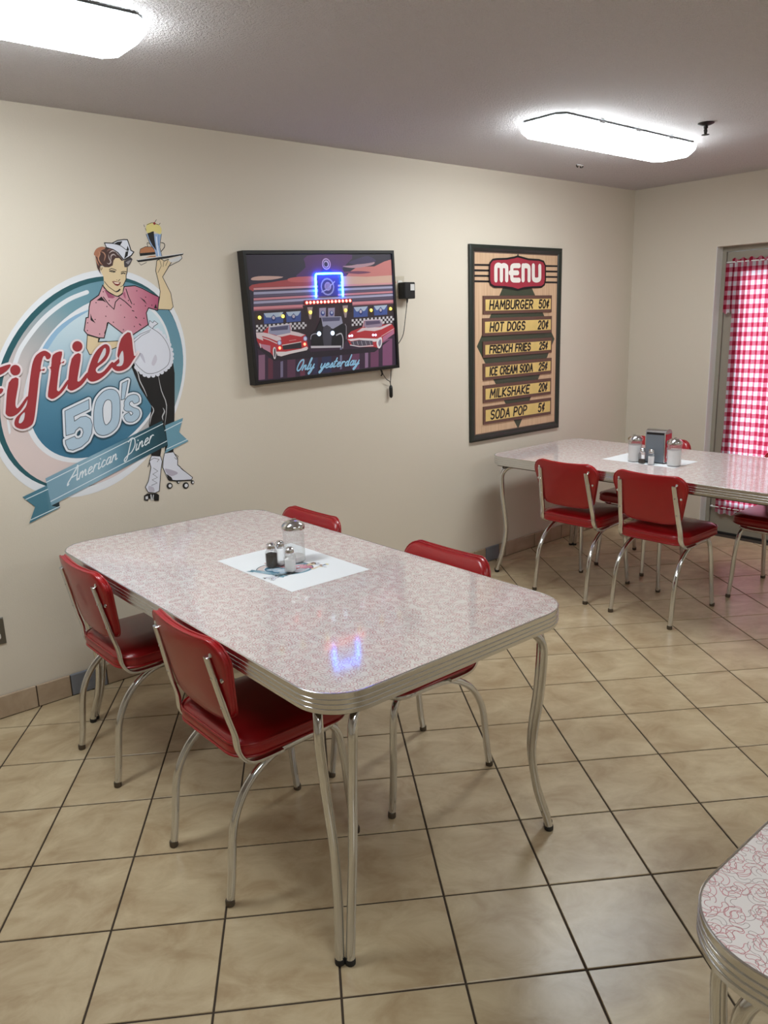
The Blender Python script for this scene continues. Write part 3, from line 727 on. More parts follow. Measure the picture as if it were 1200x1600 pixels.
SCRIPT = {   # joined-up hand, x-height .42
 'A': (.62, [[(-.18, .02), (-.28, -.04), (-.26, .12), (-.08, .34), (.25, .8), (.36, 1.0), (.42, .5), (.47, .02), (.58, .06)], [(-.02, .36), (.46, .40)]]),
 'D': (.74, [[(.22, 1.0), (.16, .5), (.06, -.2), (-.12, -.32), (-.16, -.15), (.1, .0), (.4, .06), (.62, .4), (.5, .86), (.2, 1.02), (-.04, .9)]]),
 'O': (.58, [[(.34, .98), (.1, .8), (0, .3), (.12, 0), (.36, .1), (.5, .6), (.42, .95), (.24, .94)]]),
 'm': (.66, [[(0, 0), (.06, .42)], [(.02, .2), (.18, .42), (.24, .36), (.26, 0)], [(.26, .2), (.42, .42), (.48, .36), (.5, .04), (.62, .08)]]),
 'n': (.46, [[(0, 0), (.06, .42)], [(.02, .2), (.2, .42), (.28, .36), (.3, .04), (.42, .08)]]),
 'e': (.42, [[(.02, .2), (.3, .28), (.26, .42), (.1, .38), (.04, .16), (.14, 0), (.38, .08)]]),
 'r': (.38, [[(0, 0), (.06, .42)], [(.03, .2), (.18, .42), (.32, .38)]]), 'i': (.22, [[(.04, .42), (.02, .06), (.1, 0), (.2, .08)], [(.08, .62), (.09, .64)]]),
 'c': (.36, [[(.28, .36), (.16, .42), (.03, .2), (.12, 0), (.34, .08)]]), 'a': (.46, [[(.32, .38), (.16, .43), (.02, .2), (.12, 0), (.26, .08), (.33, .3)], [(.35, .43), (.31, .06), (.36, 0), (.44, .07)]]),
 'l': (.24, [[(.0, .1), (.14, .6), (.2, .98), (.12, .94), (.04, .1), (.1, 0), (.22, .08)]]),
 'y': (.46, [[(.03, .42), (.02, .12), (.12, .02), (.3, .2), (.36, .42), (.28, -.1), (.12, -.42), (.0, -.34), (.2, -.08), (.44, .12)]]),
 's': (.36, [[(.0, .06), (.2, .42), (.26, .2), (.2, .02), (.06, .03)], [(.2, .02), (.34, .08)]]), 't': (.30, [[(.14, .84), (.03, .1), (.1, 0), (.26, .08)], [(-.03, .5), (.26, .54)]]),
 'd': (.48, [[(.28, .36), (.14, .42), (.03, .2), (.1, 0), (.26, .12), (.38, 1.0), (.32, .06), (.44, .06)]]), ' ': (.34, [])}
def write(pr, text, font, to, wd, m_, slant=0.0, gap=.12, sm=0, xs=1.0):
    """to(x, y): lettering units -> plane"""
    x = 0.0
    for ch in text:
        wch, st = font[ch]
        for pl in st:
            pts = [((x + px * xs + slant * py), py) for px, py in pl]
            if sm and len(pts) > 2: pts = crom(pts, sm)
            pr.stroke([to(*p) for p in pts], wd, m_, joint=True)
        x += wch * xs + gap
    return x
def text_len(text, font, gap=.12, xs=1.0): return sum(font[c][0] * xs + gap for c in text) - gap

P = printed
BLK = P(16, 16, 18)
# ------------------------------------------------- the wall decal
def crop(x0, y0, s, y=0.0): return lambda x, z: on_wall(x0 + x / s, y0 + z / s, y)
A_ = crop(0, 330, 3.75); B_ = crop(0, 560, 3.75); F1 = crop(120, 360, 12.0); F2 = crop(120, 440, 7.0588); F3 = crop(0, 500, 5.2174)
F4 = crop(80, 570, 7.5); F5 = crop(190, 490, 5.1613); F6 = crop(30, 640, 4.2857)
def T(f, *pts): return [f(*p) for p in pts]
DC = (-4.13, 1.40)
decal = tag(empty('wall_decal', (DC[0], -.0006, DC[1])), 'diner wall decal of a roller skating waitress on a teal badge lettered Fifties', 'wall decal')
def ellipse(cx, cz, a, b, deg, n=72):
    c, s = math.cos(math.radians(deg)), math.sin(math.radians(deg))
    return [(cx + a * math.cos(t) * c - b * math.sin(t) * s, cz + a * math.cos(t) * s + b * math.sin(t) * c) for t in [2 * PI * k / n for k in range(n)]]
WHT = P(222, 224, 228)
g_ring = grad('badge_ring', [(0, (214, 196, 192)), (.33, (196, 186, 184)), (.52, (160, 164, 166)), (.72, (112, 152, 164)), (1, (96, 140, 158))], (.62, 0, .78), -.42, .42)
g_in = grad('badge_centre', [(0, (52, 108, 136)), (.35, (78, 128, 152)), (.7, (170, 194, 206)), (1, (196, 214, 222))], (.1, 0, .99), -.28, .26)
b_ = Print(DC, 0.0)
b_.poly(ellipse(-4.1426, 1.3827, .524, .391, 52.8), WHT)
b_.poly(ellipse(-4.142, 1.387, .494, .370, 50.5), P(30, 84, 92))
b_.poly(ellipse(-4.129, 1.380, .482, .362, 50.5), g_ring)
b_.poly(ellipse(-4.112, 1.402, .402, .278, 47.5), WHT)
b_.poly(ellipse(-4.106, 1.402, .384, .262, 46.9), g_in)
b_.stroke(T(A_, (85, 900), (130, 790), (250, 635), (390, 525), (510, 474)), .017, WHT, sm=6)
b_.poly(T(A_, (250, 800), (330, 690), (440, 610), (525, 580), (430, 640), (340, 720), (270, 820)), P(140, 176, 204), sm=3)
b_.poly(T(B_, (40, 362), (55, 375), (62, 430), (52, 440)), WHT, sm=3)
b_.build('badge', decal)

# waitress
wt = Print(DC, .0003)
SK = P(216, 194, 156); LIL = P(214, 216, 226)
g_bl = grad('blouse_print', [(0, (206, 156, 164)), (.45, (196, 128, 144)), (1, (166, 66, 104))], (1, 0, 0), .10, .34)
def inked(pr, pts, m_, wd=.0035, sm=0): pr.poly(pts, m_, sm=sm); pr.stroke(pts, wd, BLK, True, sm)
# raised arm, tray, burger and soda
inked(wt, T(A_, (935, 505), (922, 575), (1000, 578), (1014, 560), (1000, 480), (952, 385), (985, 330), (1008, 292), (985, 282), (962, 292), (940, 278), (918, 290), (912, 350), (925, 400), (938, 470)), SK, .003)
for l in (((935, 285), (945, 320), (925, 360)), ((960, 290), (955, 325)), ((985, 285), (970, 320))): wt.stroke(T(A_, *l), .002, BLK)
wt.poly(T(A_, (985, 285), (1060, 262), (1066, 278), (1045, 292), (1000, 300)), P(206, 206, 206)); wt.stroke(T(A_, (985, 325), (1050, 292), (1066, 275), (1060, 258)), .003, P(70, 70, 72))
wt.poly(T(A_, (798, 286), (1074, 246), (1072, 256), (980, 276), (810, 299)), BLK); wt.stroke(T(A_, (806, 286), (1070, 248)), .0025, P(210, 210, 212))
wt.stroke(T(A_, (815, 304), (826, 316), (858, 300)), .0022, P(80, 80, 80))
wt.poly(T(A_, (816, 246), (822, 222), (852, 208), (892, 210), (912, 232), (910, 240)), P(176, 116, 78)); wt.poly(T(A_, (817, 247), (908, 239), (911, 253), (820, 263)), BLK)
wt.poly(T(A_, (822, 264), (910, 255), (914, 268), (840, 279)), P(214, 204, 192)); wt.poly(T(A_, (850, 272), (880, 262), (912, 260), (912, 269)), P(182, 130, 96))
wt.stroke(T(A_, (817, 247), (822, 222), (852, 208), (892, 210), (912, 232)), .002, BLK)
wt.poly(T(A_, (856, 135), (945, 132), (938, 180), (934, 215), (946, 262), (915, 266), (905, 225), (880, 195)), P(150, 176, 212))
wt.poly(T(A_, (863, 130), (900, 116), (905, 170), (916, 232), (892, 200), (874, 165)), BLK)
wt.stroke(T(A_, (915, 150), (920, 200), (930, 262)), .004, P(226, 232, 240)); wt.stroke(T(A_, (930, 140), (928, 200)), .003, P(92, 124, 176))
wt.poly(T(A_, (855, 112), (860, 78), (890, 68), (930, 80), (946, 108), (938, 136), (915, 124), (895, 118), (868, 128)), P(222, 208, 134), sm=3)
wt.stroke(T(A_, (860, 80), (890, 67), (930, 80)), .002, BLK)
wt.disc(A_(904, 72), .0058, P(140, 40, 34)); wt.stroke(T(A_, (907, 63), (916, 50)), .0022, BLK)
wt.stroke(T(A_, (943, 184), (962, 190), (962, 212), (943, 236)), .003, BLK, sm=3); wt.stroke(T(A_, (876, 190), (862, 186), (864, 208)), .0025, BLK, sm=3)
wt.stroke(T(A_, (856, 135), (880, 195), (902, 222)), .0025, BLK); wt.stroke(T(A_, (945, 135), (938, 180), (936, 212), (948, 264)), .0022, BLK)
for l in (((842, 80), (846, 92)), ((850, 100), (856, 112)), ((938, 70), (932, 78))): wt.stroke(T(A_, *l), .002, BLK)
# lower arm on the hip
inked(wt, T(F2, (115, 590), (240, 625), (235, 665), (450, 655), (500, 680), (440, 725), (270, 790), (140, 805), (106, 735)), SK, .003)
# trousers
inked(wt, T(F5, (290, 480), (410, 375), (425, 480), (425, 800), (415, 1115), (350, 1115), (350, 900), (365, 760), (330, 620)), BLK, .002)
inked(wt, T(F5, (80, 390), (80, 430), (150, 600), (240, 742), (236, 800), (220, 890), (240, 1145), (310, 1145), (350, 900), (360, 760), (330, 620), (290, 470), (200, 480)), BLK, .002)
for l, wd in ((((292, 485), (320, 620), (362, 740), (346, 905)), .004), (((100, 430), (130, 480), (145, 540), (180, 610), (205, 670)), .005), (((240, 742), (258, 780), (238, 830), (226, 895)), .005), (((332, 760), (345, 790), (328, 830), (334, 860)), .006)): wt.stroke(T(F5, *l), wd, P(190, 190, 192), sm=3, taper=True)
# apron with a scalloped hem and a bow
ap = T(F5, (78, 235), (160, 150), (245, 118), (300, 145), (365, 215), (402, 310), (398, 390), (365, 440), (290, 488), (200, 498), (135, 450), (100, 400), (86, 300))
aps = crom(ap, 5, True)
for q in range(14, len(aps) - 12, 2): wt.disc(aps[q], .0105, LIL, n=10); 
wt.poly(ap, LIL, sm=5); wt.stroke(T(F5, (250, 122), (310, 165), (360, 230), (388, 310), (382, 390), (350, 435), (280, 475), (205, 482), (145, 440), (110, 400)), .0022, P(60, 60, 66), sm=4)
for l in (((85, 215), (150, 165), (235, 130)), ((95, 235), (160, 178), (225, 145))): wt.stroke(T(F5, *l), .002, P(60, 60, 66))
wt.poly(T(F5, (140, 320), (165, 370), (190, 400), (170, 330)), P(186, 184, 198), sm=3); wt.poly(T(F5, (270, 330), (240, 400), (260, 420), (285, 370)), P(196, 192, 204), sm=3)
inked(wt, T(F5, (215, 95), (225, 55), (250, 75), (262, 58), (292, 80), (262, 100), (246, 122)), LIL, .002)
# blouse
bl = T(F2, (285, 38), (300, 70), (370, 120), (460, 165), (500, 135), (522, 55), (640, 45), (720, 75), (840, 140), (905, 170), (890, 318), (790, 290), (765, 345), (785, 475), (612, 590), (500, 570), (345, 450), (325, 520), (300, 622), (240, 620), (115, 582), (80, 540), (100, 400), (125, 395), (135, 280), (150, 215), (240, 150))
inked(wt, bl, g_bl, .0042)
for pg in (((215, 208), (270, 165), (325, 232), (285, 212)), ((150, 350), (165, 400), (205, 460), (150, 425)), ((690, 170), (745, 205), (775, 255), (745, 225)), ((850, 292), (870, 245), (885, 300))): wt.poly(T(F2, *pg), BLK)
for l, wd in ((((290, 170), (350, 250), (408, 305), (425, 225), (470, 178), (530, 220), (600, 285)), .004), (((540, 80), (570, 170), (605, 245)), .004), (((335, 455), (325, 520), (305, 570)), .004), (((250, 625), (235, 665), (330, 660)), .004), (((610, 320), (628, 326)), .004), (((645, 390), (660, 402)), .004), (((688, 468), (705, 482)), .004)): wt.stroke(T(F2, *l), wd, BLK)
wt.poly(T(F2, (300, 85), (345, 180), (395, 185), (420, 170), (360, 125)), P(160, 84, 110)); wt.poly(T(F2, (505, 130), (522, 175), (540, 190), (530, 110)), P(170, 90, 118))
for x, z in ((290, 112), (355, 210), (210, 232), (330, 275), (118, 455), (115, 540), (318, 382), (402, 448), (483, 260), (525, 394), (660, 102), (632, 494), (738, 405), (755, 268), (567, 208), (628, 250), (512, 530), (757, 172), (250, 578), (200, 418), (826, 260)): wt.disc(F2(x, z), .0026, P(60, 22, 40), n=8)
# head
wt.poly(T(F1, (490, 690), (445, 680), (428, 735), (455, 790), (495, 860), (508, 1000), (490, 1040), (560, 1130), (660, 1195), (760, 1238), (850, 1180), (872, 1060), (862, 1030), (915, 920), (922, 830), (938, 780), (942, 690), (900, 540), (800, 500), (690, 520), (640, 640)), SK)
HAIR = P(70, 46, 42)
wt.poly(T(F1, (520, 690), (470, 655), (440, 670), (425, 720), (440, 800), (472, 852), (425, 790), (380, 700), (352, 560), (345, 480), (315, 440), (360, 350), (470, 305), (560, 325), (680, 350), (790, 430), (880, 560), (840, 575), (790, 520), (720, 520), (685, 565), (668, 660), (600, 692)), HAIR)
wt.poly(T(F1, (315, 445), (365, 345), (470, 305), (530, 340), (455, 380), (425, 470), (400, 520), (350, 480)), P(168, 112, 84), sm=3)
wt.poly(T(F1, (880, 575), (1000, 500), (1042, 540), (990, 645), (940, 692), (890, 690), (880, 620)), P(64, 58, 62)); wt.poly(T(F1, (910, 600), (985, 560), (1020, 560), (960, 640)), P(140, 134, 138))
for l, c in ((((400, 390), (430, 440), (400, 520), (430, 600), (480, 650)), P(190, 138, 108)), (((450, 400), (500, 420), (530, 480), (505, 580)), P(176, 130, 106)), (((350, 500), (370, 580), (410, 660)), P(176, 122, 96)), (((600, 430), (660, 385), (730, 400), (770, 460)), P(196, 182, 180)), (((560, 400), (600, 360), (680, 370)), P(120, 84, 78)), (((640, 560), (640, 480), (690, 450), (735, 490)), P(186, 172, 168)), (((560, 610), (600, 630), (635, 590), (600, 520), (590, 450)), P(180, 166, 164))): wt.stroke(T(F1, *l), .0052, c, sm=4, taper=True)
wt.stroke(T(F1, (760, 430), (830, 500), (875, 560)), .005, P(150, 146, 150), sm=3)
inked(wt, T(F1, (515, 235), (660, 242), (760, 190), (880, 172), (945, 175), (985, 290), (1010, 375), (1065, 405), (1020, 470), (880, 555), (770, 420), (680, 360), (550, 322)), LIL, .0042)
for pg in (((690, 252), (760, 215), (852, 205), (810, 278)), ((882, 540), (912, 400), (962, 390), (950, 475)), ((925, 372), (950, 288), (978, 372))): wt.poly(T(F1, *pg), BLK)
wt.stroke(T(F1, (660, 245), (800, 280), (920, 365), (962, 385)), .0028, BLK, sm=3)
for l, wd in ((((605, 738), (650, 716), (735, 748)), .003), (((612, 766), (660, 760), (715, 775)), .0048), (((640, 780), (700, 788)), .0022), (((828, 786), (870, 770), (922, 776)), .003), (((830, 815), (870, 800), (902, 812)), .0045), (((740, 930), (752, 934)), .0022), (((775, 945), (805, 922)), .0024), (((515, 960), (590, 1055), (720, 1148)), .0028), (((862, 1032), (815, 1060)), .002), (((442, 700), (450, 750), (475, 700)), .002), (((942, 700), (936, 790), (918, 850), (918, 920), (865, 1030)), .003), (((490, 1040), (560, 1130), (660, 1195), (760, 1238), (850, 1180)), .004)): wt.stroke(T(F1, *l), wd, BLK, sm=2)
wt.poly(T(F1, (655, 958), (700, 950), (760, 966), (822, 970), (800, 1020), (760, 1044), (710, 1026)), P(122, 36, 36)); wt.poly(T(F1, (682, 965), (806, 980), (772, 1006), (715, 1000)), P(226, 208, 192))
wt.poly(T(F1, (712, 1146), (760, 1130), (800, 1092), (818, 1112), (780, 1150), (735, 1162)), BLK)
# roller skates
inked(wt, T(F5, (345, 1125), (415, 1115), (450, 1170), (450, 1220), (500, 1265), (570, 1320), (562, 1340), (440, 1346), (375, 1340), (330, 1240), (335, 1170)), LIL, .0032)
wt.poly(T(F5, (350, 1250), (430, 1270), (450, 1290), (400, 1310), (365, 1290)), P(176, 170, 184), sm=3); wt.poly(T(F5, (360, 1292), (400, 1320), (412, 1345), (376, 1340)), BLK)
for (x, z, r) in ((385, 1388, 27), (515, 1386, 29), (455, 1358, 15), (570, 1360, 17)):
    wt.disc(F5(x, z), r * .00056, BLK); wt.disc(F5(x + 4, z), r * .0003, P(220, 220, 222))
wt.stroke(T(F5, (380, 1345), (450, 1352), (570, 1345)), .003, BLK); wt.stroke(T(F5, (425, 1130), (455, 1150), (440, 1175), (425, 1160)), .002, BLK); wt.stroke(T(F5, (452, 1220), (470, 1235), (480, 1250), (505, 1270)), .0035, BLK)
inked(wt, T(F5, (240, 1145), (312, 1150), (325, 1190), (315, 1260), (302, 1430), (270, 1446), (212, 1440), (190, 1400), (215, 1350), (235, 1240), (222, 1190)), LIL, .0032)
wt.poly(T(F5, (215, 1390), (255, 1400), (262, 1435), (220, 1432)), P(186, 182, 194), sm=3)
wt.stroke(T(F5, (255, 1245), (290, 1270), (250, 1295), (288, 1320), (245, 1340), (285, 1365), (240, 1385)), .002, BLK); wt.stroke(T(F5, (222, 1190), (240, 1175), (262, 1165), (300, 1175), (285, 1195)), .002, BLK); wt.stroke(T(F5, (225, 1190), (210, 1235)), .0028, BLK)
wt.poly(T(F5, (178, 1468), (205, 1450), (282, 1450), (300, 1462), (298, 1508), (262, 1510), (258, 1492), (215, 1492), (210, 1510), (180, 1506)), BLK); wt.poly(T(F5, (190, 1475), (210, 1470), (212, 1495), (192, 1498)), P(206, 206, 208)); wt.stroke(T(F5, (235, 1462), (240, 1500)), .006, P(206, 206, 208)); wt.stroke(T(F5, (255, 1462), (250, 1500)), .004, P(206, 206, 208))
wt.build('waitress', decal)

# banner
bn = Print(DC, .0030)
g_bn = grad('banner_print', [(0, (122, 158, 176)), (.30, (140, 174, 190)), (.55, (96, 140, 160)), (.80, (38, 84, 98)), (1, (26, 66, 78))], (1, 0, 0), -.20, .26)
g_bt = grad('banner_tail', [(0, (70, 120, 138)), (.5, (128, 166, 180)), (1, (74, 124, 142))], (1, 0, 0), -.28, -.12)
bn.poly(T(F6, (20, 585), (185, 505), (222, 645), (270, 655), (65, 762), (105, 650)), g_bt); bn.poly(T(F6, (214, 642), (266, 618), (270, 656)), P(20, 44, 52))
bn.poly(T(F6, (968, 108), (1095, 55), (1068, 150), (1132, 210), (972, 292), (992, 240)), P(104, 150, 168))
bn.poly(T(F6, (968, 108), (975, 105), (992, 235), (960, 258)), P(20, 48, 56))
bn.poly(T(F6, (174, 460), (955, 74), (990, 238), (214, 642)), g_bn)
for l in (((180, 486), (960, 94)), ((210, 614), (986, 210)), ((40, 602), (190, 532)), ((75, 738), (268, 648)), ((972, 140), (1090, 80)), ((985, 264), (1122, 200))): bn.stroke(T(F6, *l), .0035, P(216, 228, 232))
def on_banner(ox, oz, ex, ez, hgt, n_units):
    dx, dz = (ex - ox) / n_units, (ez - oz) / n_units
    return lambda x, y: F6(ox + dx * x + y * hgt * .06, oz + dz * x - y * hgt)
wx = 1.0
u_ = text_len('American', SCRIPT, .02); write(bn, 'American', SCRIPT, on_banner(345, 492, 655, 332, 100, u_), .0048, P(220, 228, 232), .12, .02, 4)
u_ = text_len('Diner', SCRIPT, .02); write(bn, 'Diner', SCRIPT, on_banner(718, 308, 895, 208, 100, u_), .0048, P(220, 228, 232), .12, .02, 4)
bn.build('banner', decal)

# "Fifties" and "50's"
LR = P(150, 44, 50)
ft = Print(DC, .0056)
def blob(x, z, r): return [(x + r * math.cos(2 * PI * k / 14), z + r * 1.02 * math.sin(2 * PI * k / 14)) for k in range(14)]
FIF = [([(-265, 440), (-60, 402), (75, 360), (62, 402), (-10, 450), (-120, 474), (-245, 505)], []), ([(-150, 450), (-70, 435), (-95, 640), (-140, 765), (-215, 795), (-265, 750), (-190, 730), (-165, 600)], []), ([(-160, 605), (8, 555), (2, 600), (-120, 645)], []),
 (blob(120, 408, 42), []), ([(66, 510), (146, 478), (122, 660), (128, 712), (150, 708), (212, 625), (222, 642), (165, 735), (120, 775), (75, 786), (45, 768), (42, 728)], []),
 ([(250, 400), (275, 310), (312, 268), (362, 250), (408, 280), (402, 312), (375, 318), (360, 292), (342, 312), (325, 402), (358, 395), (352, 416), (320, 426), (295, 640), (272, 815), (240, 865), (180, 888), (125, 870), (112, 835), (130, 790), (180, 740), (212, 690), (225, 600)], [[(148, 835), (162, 785), (196, 752), (190, 808), (168, 838)]]),
 ([(425, 285), (500, 257), (488, 345), (518, 332), (512, 352), (483, 368), (460, 545), (464, 576), (485, 572), (545, 488), (553, 510), (500, 590), (432, 641), (395, 632), (385, 600), (410, 420), (398, 388), (412, 375)], []),
 (blob(625, 215, 42), []), ([(578, 316), (653, 280), (627, 470), (630, 500), (652, 490), (704, 428), (713, 455), (660, 530), (586, 574), (552, 562), (546, 530)], []),
 ([(704, 440), (742, 320), (790, 240), (850, 197), (886, 218), (886, 270), (852, 332), (782, 388), (778, 420), (800, 434), (842, 415), (905, 342), (918, 368), (860, 440), (792, 490), (735, 502), (704, 470)], [[(790, 345), (836, 240), (856, 234), (852, 282), (816, 330)]]),
 ([(983, 150), (1058, 104), (1086, 290), (1119, 264), (1078, 330), (1040, 385), (985, 414), (935, 412), (900, 372), (930, 342), (962, 312), (950, 284)], [[(942, 372), (968, 345), (965, 302), (994, 250), (1002, 330), (984, 372)]])]
for o_, h_ in FIF: ft.stroke([F3(*p) for p in o_], .016, P(226, 212, 214), True, 3, False, True)
for o_, h_ in FIF: ft.poly([F3(*p) for p in o_], P(226, 212, 214), [], 3)
for o_, h_ in FIF: ft.poly([F3(*p) for p in o_], LR, [], 3)
for o_, h_ in FIF:
    for q in h_: ft.poly([F3(*p) for p in q], P(206, 204, 208), [], 3)
ft.build('lettering', decal)
fy = Print(DC, .0036)
FIVE = [(155, 540), (437, 405), (440, 520), (262, 605), (268, 660), (340, 610), (400, 600), (455, 630), (478, 700), (470, 800), (430, 890), (350, 960), (250, 1000), (195, 990), (165, 930), (160, 885), (270, 835), (285, 860), (320, 862), (355, 840), (372, 790), (360, 745), (325, 730), (280, 770), (270, 800), (168, 830)]
ZERO = crom([(500, 500), (530, 400), (610, 310), (700, 285), (770, 320), (800, 420), (800, 600), (770, 720), (690, 800), (600, 828), (530, 800), (495, 720), (492, 600)], 3, True)
ZH = crom([(600, 500), (625, 430), (665, 408), (700, 440), (703, 560), (695, 640), (660, 690), (630, 700), (608, 650), (600, 580)], 3, True)
APO = [(825, 215), (895, 180), (855, 400), (812, 412)]
ESS = crom([(850, 480), (850, 430), (890, 370), (960, 345), (1015, 365), (1025, 430), (965, 455), (945, 425), (915, 440), (915, 470), (960, 500), (1015, 520), (1035, 570), (1010, 630), (950, 670), (880, 665), (850, 620), (850, 590), (905, 555), (925, 590), (950, 570), (930, 545), (880, 545), (845, 520)], 2, True)
GL = [FIVE, ZERO, APO, ESS]
for g in GL: fy.stroke([F4(*p) for p in g], .030, P(40, 74, 92), True, 0, False, True)
W2 = P(218, 222, 228)
for g in GL: fy.stroke([F4(*p) for p in g], .0205, W2, True, 0, False, True); fy.poly([F4(*p) for p in g], W2)
for g in GL: fy.poly([F4(*p) for p in g], P(170, 192, 208))
fy.poly([F4(*p) for p in ZH], W2)
for g in GL + [ZH]: fy.stroke([F4(*p) for p in g], .0026, P(52, 64, 78), True, 0, False, True)
fy.build('numerals', decal)

# placemats carry the same artwork in small
def placemat(x0, x1, y0, y1, z, label, cx, cy, sc_):
    t = tag(empty('placemat', ((x0 + x1) / 2, (y0 + y1) / 2, z)), label, 'placemat', 'white paper placemats')
    hx_, hy_ = (x1 - x0) / 2, (y1 - y0) / 2
    MB().box((-hx_, -hy_, 0), (hx_, hy_, .0004)).build('paper', plain('mat_paper', rgb(226, 228, 230), .6), t)
    for ch in list(decal.children):
        c = ch.copy(); COL.objects.link(c); c.name = 'printed_' + ch.name.split('.')[0]; c.parent = t
        # decal right -> -y, decal up -> +x, decal front -> +z
        mm = Matrix(((0, 0, sc_, cx - t.location.x), (-sc_, 0, 0, cy - t.location.y), (0, -.03, 0, .00042), (0, 0, 0, 1)))
        c.matrix_local = mm
    return t
placemat(-4.112, -3.785, -1.410, -.922, TZ + .0002, 'white paper placemat on near table under the pepper and sugar', -3.985, -1.185, .205)
placemat(-1.456, -1.190, -1.235, -.772, TZ + .0002, 'white paper placemat below the napkin dispenser', -1.33, -1.02, .19)

# ------------------------------------------------- framed picture with neon
YF = -.052
pc = [on_wall(u, v, YF) for u, v in ((382, 391.5), (617.5, 391), (622.5, 575), (396, 602.5))]     # tl tr br bl
PC = (sum(p[0] for p in pc) / 4, sum(p[1] for p in pc) / 4)
pic = tag(empty('neon_picture', (PC[0], 0, PC[1])), 'black framed diner picture with blue neon light and three classic cars', 'picture')
e1 = np.array(pc[1]) - np.array(pc[0]); e1 = e1 + (np.array(pc[2]) - np.array(pc[3])); wid = np.linalg.norm(e1) / 2; e1 /= np.linalg.norm(e1); e2 = np.array([-e1[1], e1[0]])
hgt = abs(np.dot(np.array(pc[0]) - np.array(pc[3]), e2) + np.dot(np.array(pc[1]) - np.array(pc[2]), e2)) / 2
def pl(a, b): return (e1[0] * a + e2[0] * b, e1[1] * a + e2[1] * b)
def rect_ring(y, dx): return [(pl(a * (wid / 2 - dx), 0)[0] + pl(0, b * (hgt / 2 - dx))[0], y, pl(a * (wid / 2 - dx), 0)[1] + pl(0, b * (hgt / 2 - dx))[1]) for a, b in ((-1, -1), (1, -1), (1, 1), (-1, 1))]
M_frame = plain('frame_black', rgb(20, 19, 20), .35)
MB().rings([rect_ring(-.001, 0), rect_ring(YF, 0), rect_ring(YF - .002, .003), rect_ring(YF - .002, .016), rect_ring(YF + .006, .019)], True, False).build('frame', M_frame, pic)
MB().rings([rect_ring(YF + .008, .0185), rect_ring(YF + .0055, .0185)]).build('panel', plain('picture_back', rgb(34, 28, 40), .5), pic)
YP = YF + .0055
G1_ = crop(390, 390, 10.0, YP); G2_ = crop(500, 390, 9.2308, YP); G3_ = crop(390, 480, 10.0, YP); G4_ = crop(500, 480, 9.2308, YP); GW = crop(360, 370, 4.0, YP)
def PR(base): return Print(PC, -YP + base, .00001)
PB = .0001
def picbuild(p, name, par=None): return p.build(name, par or pic)
sky = PR(PB)
sky.poly([(PC[0] + x, PC[1] + z) for x, z in (pl(-wid / 2 + .019, -hgt / 2 + .019), pl(wid / 2 - .019, -hgt / 2 + .019), pl(wid / 2 - .019, hgt / 2 - .019), pl(-wid / 2 + .019, hgt / 2 - .019))], P(44, 36, 54))
sky.poly(T(GW, (480, 118), (760, 112), (700, 200), (720, 250), (420, 260), (470, 190)), P(84, 44, 96), sm=3)
sky.poly(T(GW, (720, 250), (790, 190), (900, 185), (1010, 140), (1018, 260), (1020, 300), (700, 310)), P(196, 120, 116), sm=2)
sky.poly(T(GW, (690, 245), (850, 250), (1016, 240), (1018, 300), (700, 310)), P(206, 168, 150))
sky.poly(T(GW, (700, 185), (760, 178), (830, 165), (900, 158), (880, 178), (780, 195)), P(176, 140, 150), sm=3)
sky.poly(T(GW, (700, 222), (800, 214), (880, 222), (800, 232)), P(110, 60, 90), sm=3)
sky.poly(T(GW, (740, 160), (800, 135), (860, 120), (910, 150), (860, 165), (780, 172)), P(62, 48, 84), sm=3)
sky.poly(T(GW, (135, 300), (250, 285), (390, 262), (520, 245), (520, 320), (140, 340)), P(164, 70, 72), sm=2)
sky.poly(T(GW, (138, 255), (200, 245), (330, 250), (260, 268), (140, 272)), P(196, 160, 150), sm=3); sky.poly(T(GW, (360, 262), (430, 250), (515, 252), (515, 280), (380, 282)), P(190, 96, 92), sm=3)
picbuild(sky, 'printed_sky')
dn = PR(PB + .0003)
def band(z0a, z0b, z1a, z1b, c, xa=145, xb=1020): dn.poly(T(GW, (xa, z0a), (xb, z0b), (xb, z1b), (xa, z1a)), c)
band(318, 288, 470, 430, P(72, 62, 84))
for (a, b, h, c) in ((320, 286, 13, P(208, 148, 150)), (346, 308, 16, P(160, 158, 184)), (366, 326, 10, P(96, 84, 108)), (384, 338, 14, P(200, 130, 140)), (404, 356, 16, P(164, 160, 186)), (424, 376, 8, P(92, 80, 100)), (438, 394, 24, P(202, 132, 140)), (455, 410, 8, P(150, 86, 100))): band(a, b, a + h, b + h * .85, c)
dn.poly(T(GW, (150, 466), (1022, 418), (1024, 640), (160, 640)), P(48, 34, 42))
for q in (((208, 478), (330, 470), (330, 536), (210, 545)), ((348, 470), (440, 464), (440, 528), (350, 534)), ((770, 440), (858, 434), (858, 498), (770, 504)), ((896, 432), (980, 426), (980, 486), (898, 492))):
    dn.poly(T(GW, *q), P(64, 84, 148)); cx_ = sum(a for a, _ in q) / 4; cz_ = sum(b for _, b in q) / 4
    dn.poly(T(GW, q[0], q[1], (q[1][0] - 18, q[1][1] + 28), (cx_ + 14, cz_ - 4), (cx_, cz_ - 22), (cx_ - 16, cz_ - 2), (q[0][0] + 16, q[0][1] + 26)), P(170, 184, 204))
    dn.disc(GW(cx_, cz_ + 2), .014, P(40, 52, 110)); dn.disc(GW(cx_, cz_ - 2), .0085, P(184, 176, 190))
dn.poly(T(GW, (450, 430), (762, 408), (762, 470), (470, 500)), P(40, 26, 34)); dn.poly(T(GW, (545, 440), (680, 430), (690, 700), (520, 700)), P(52, 32, 44))
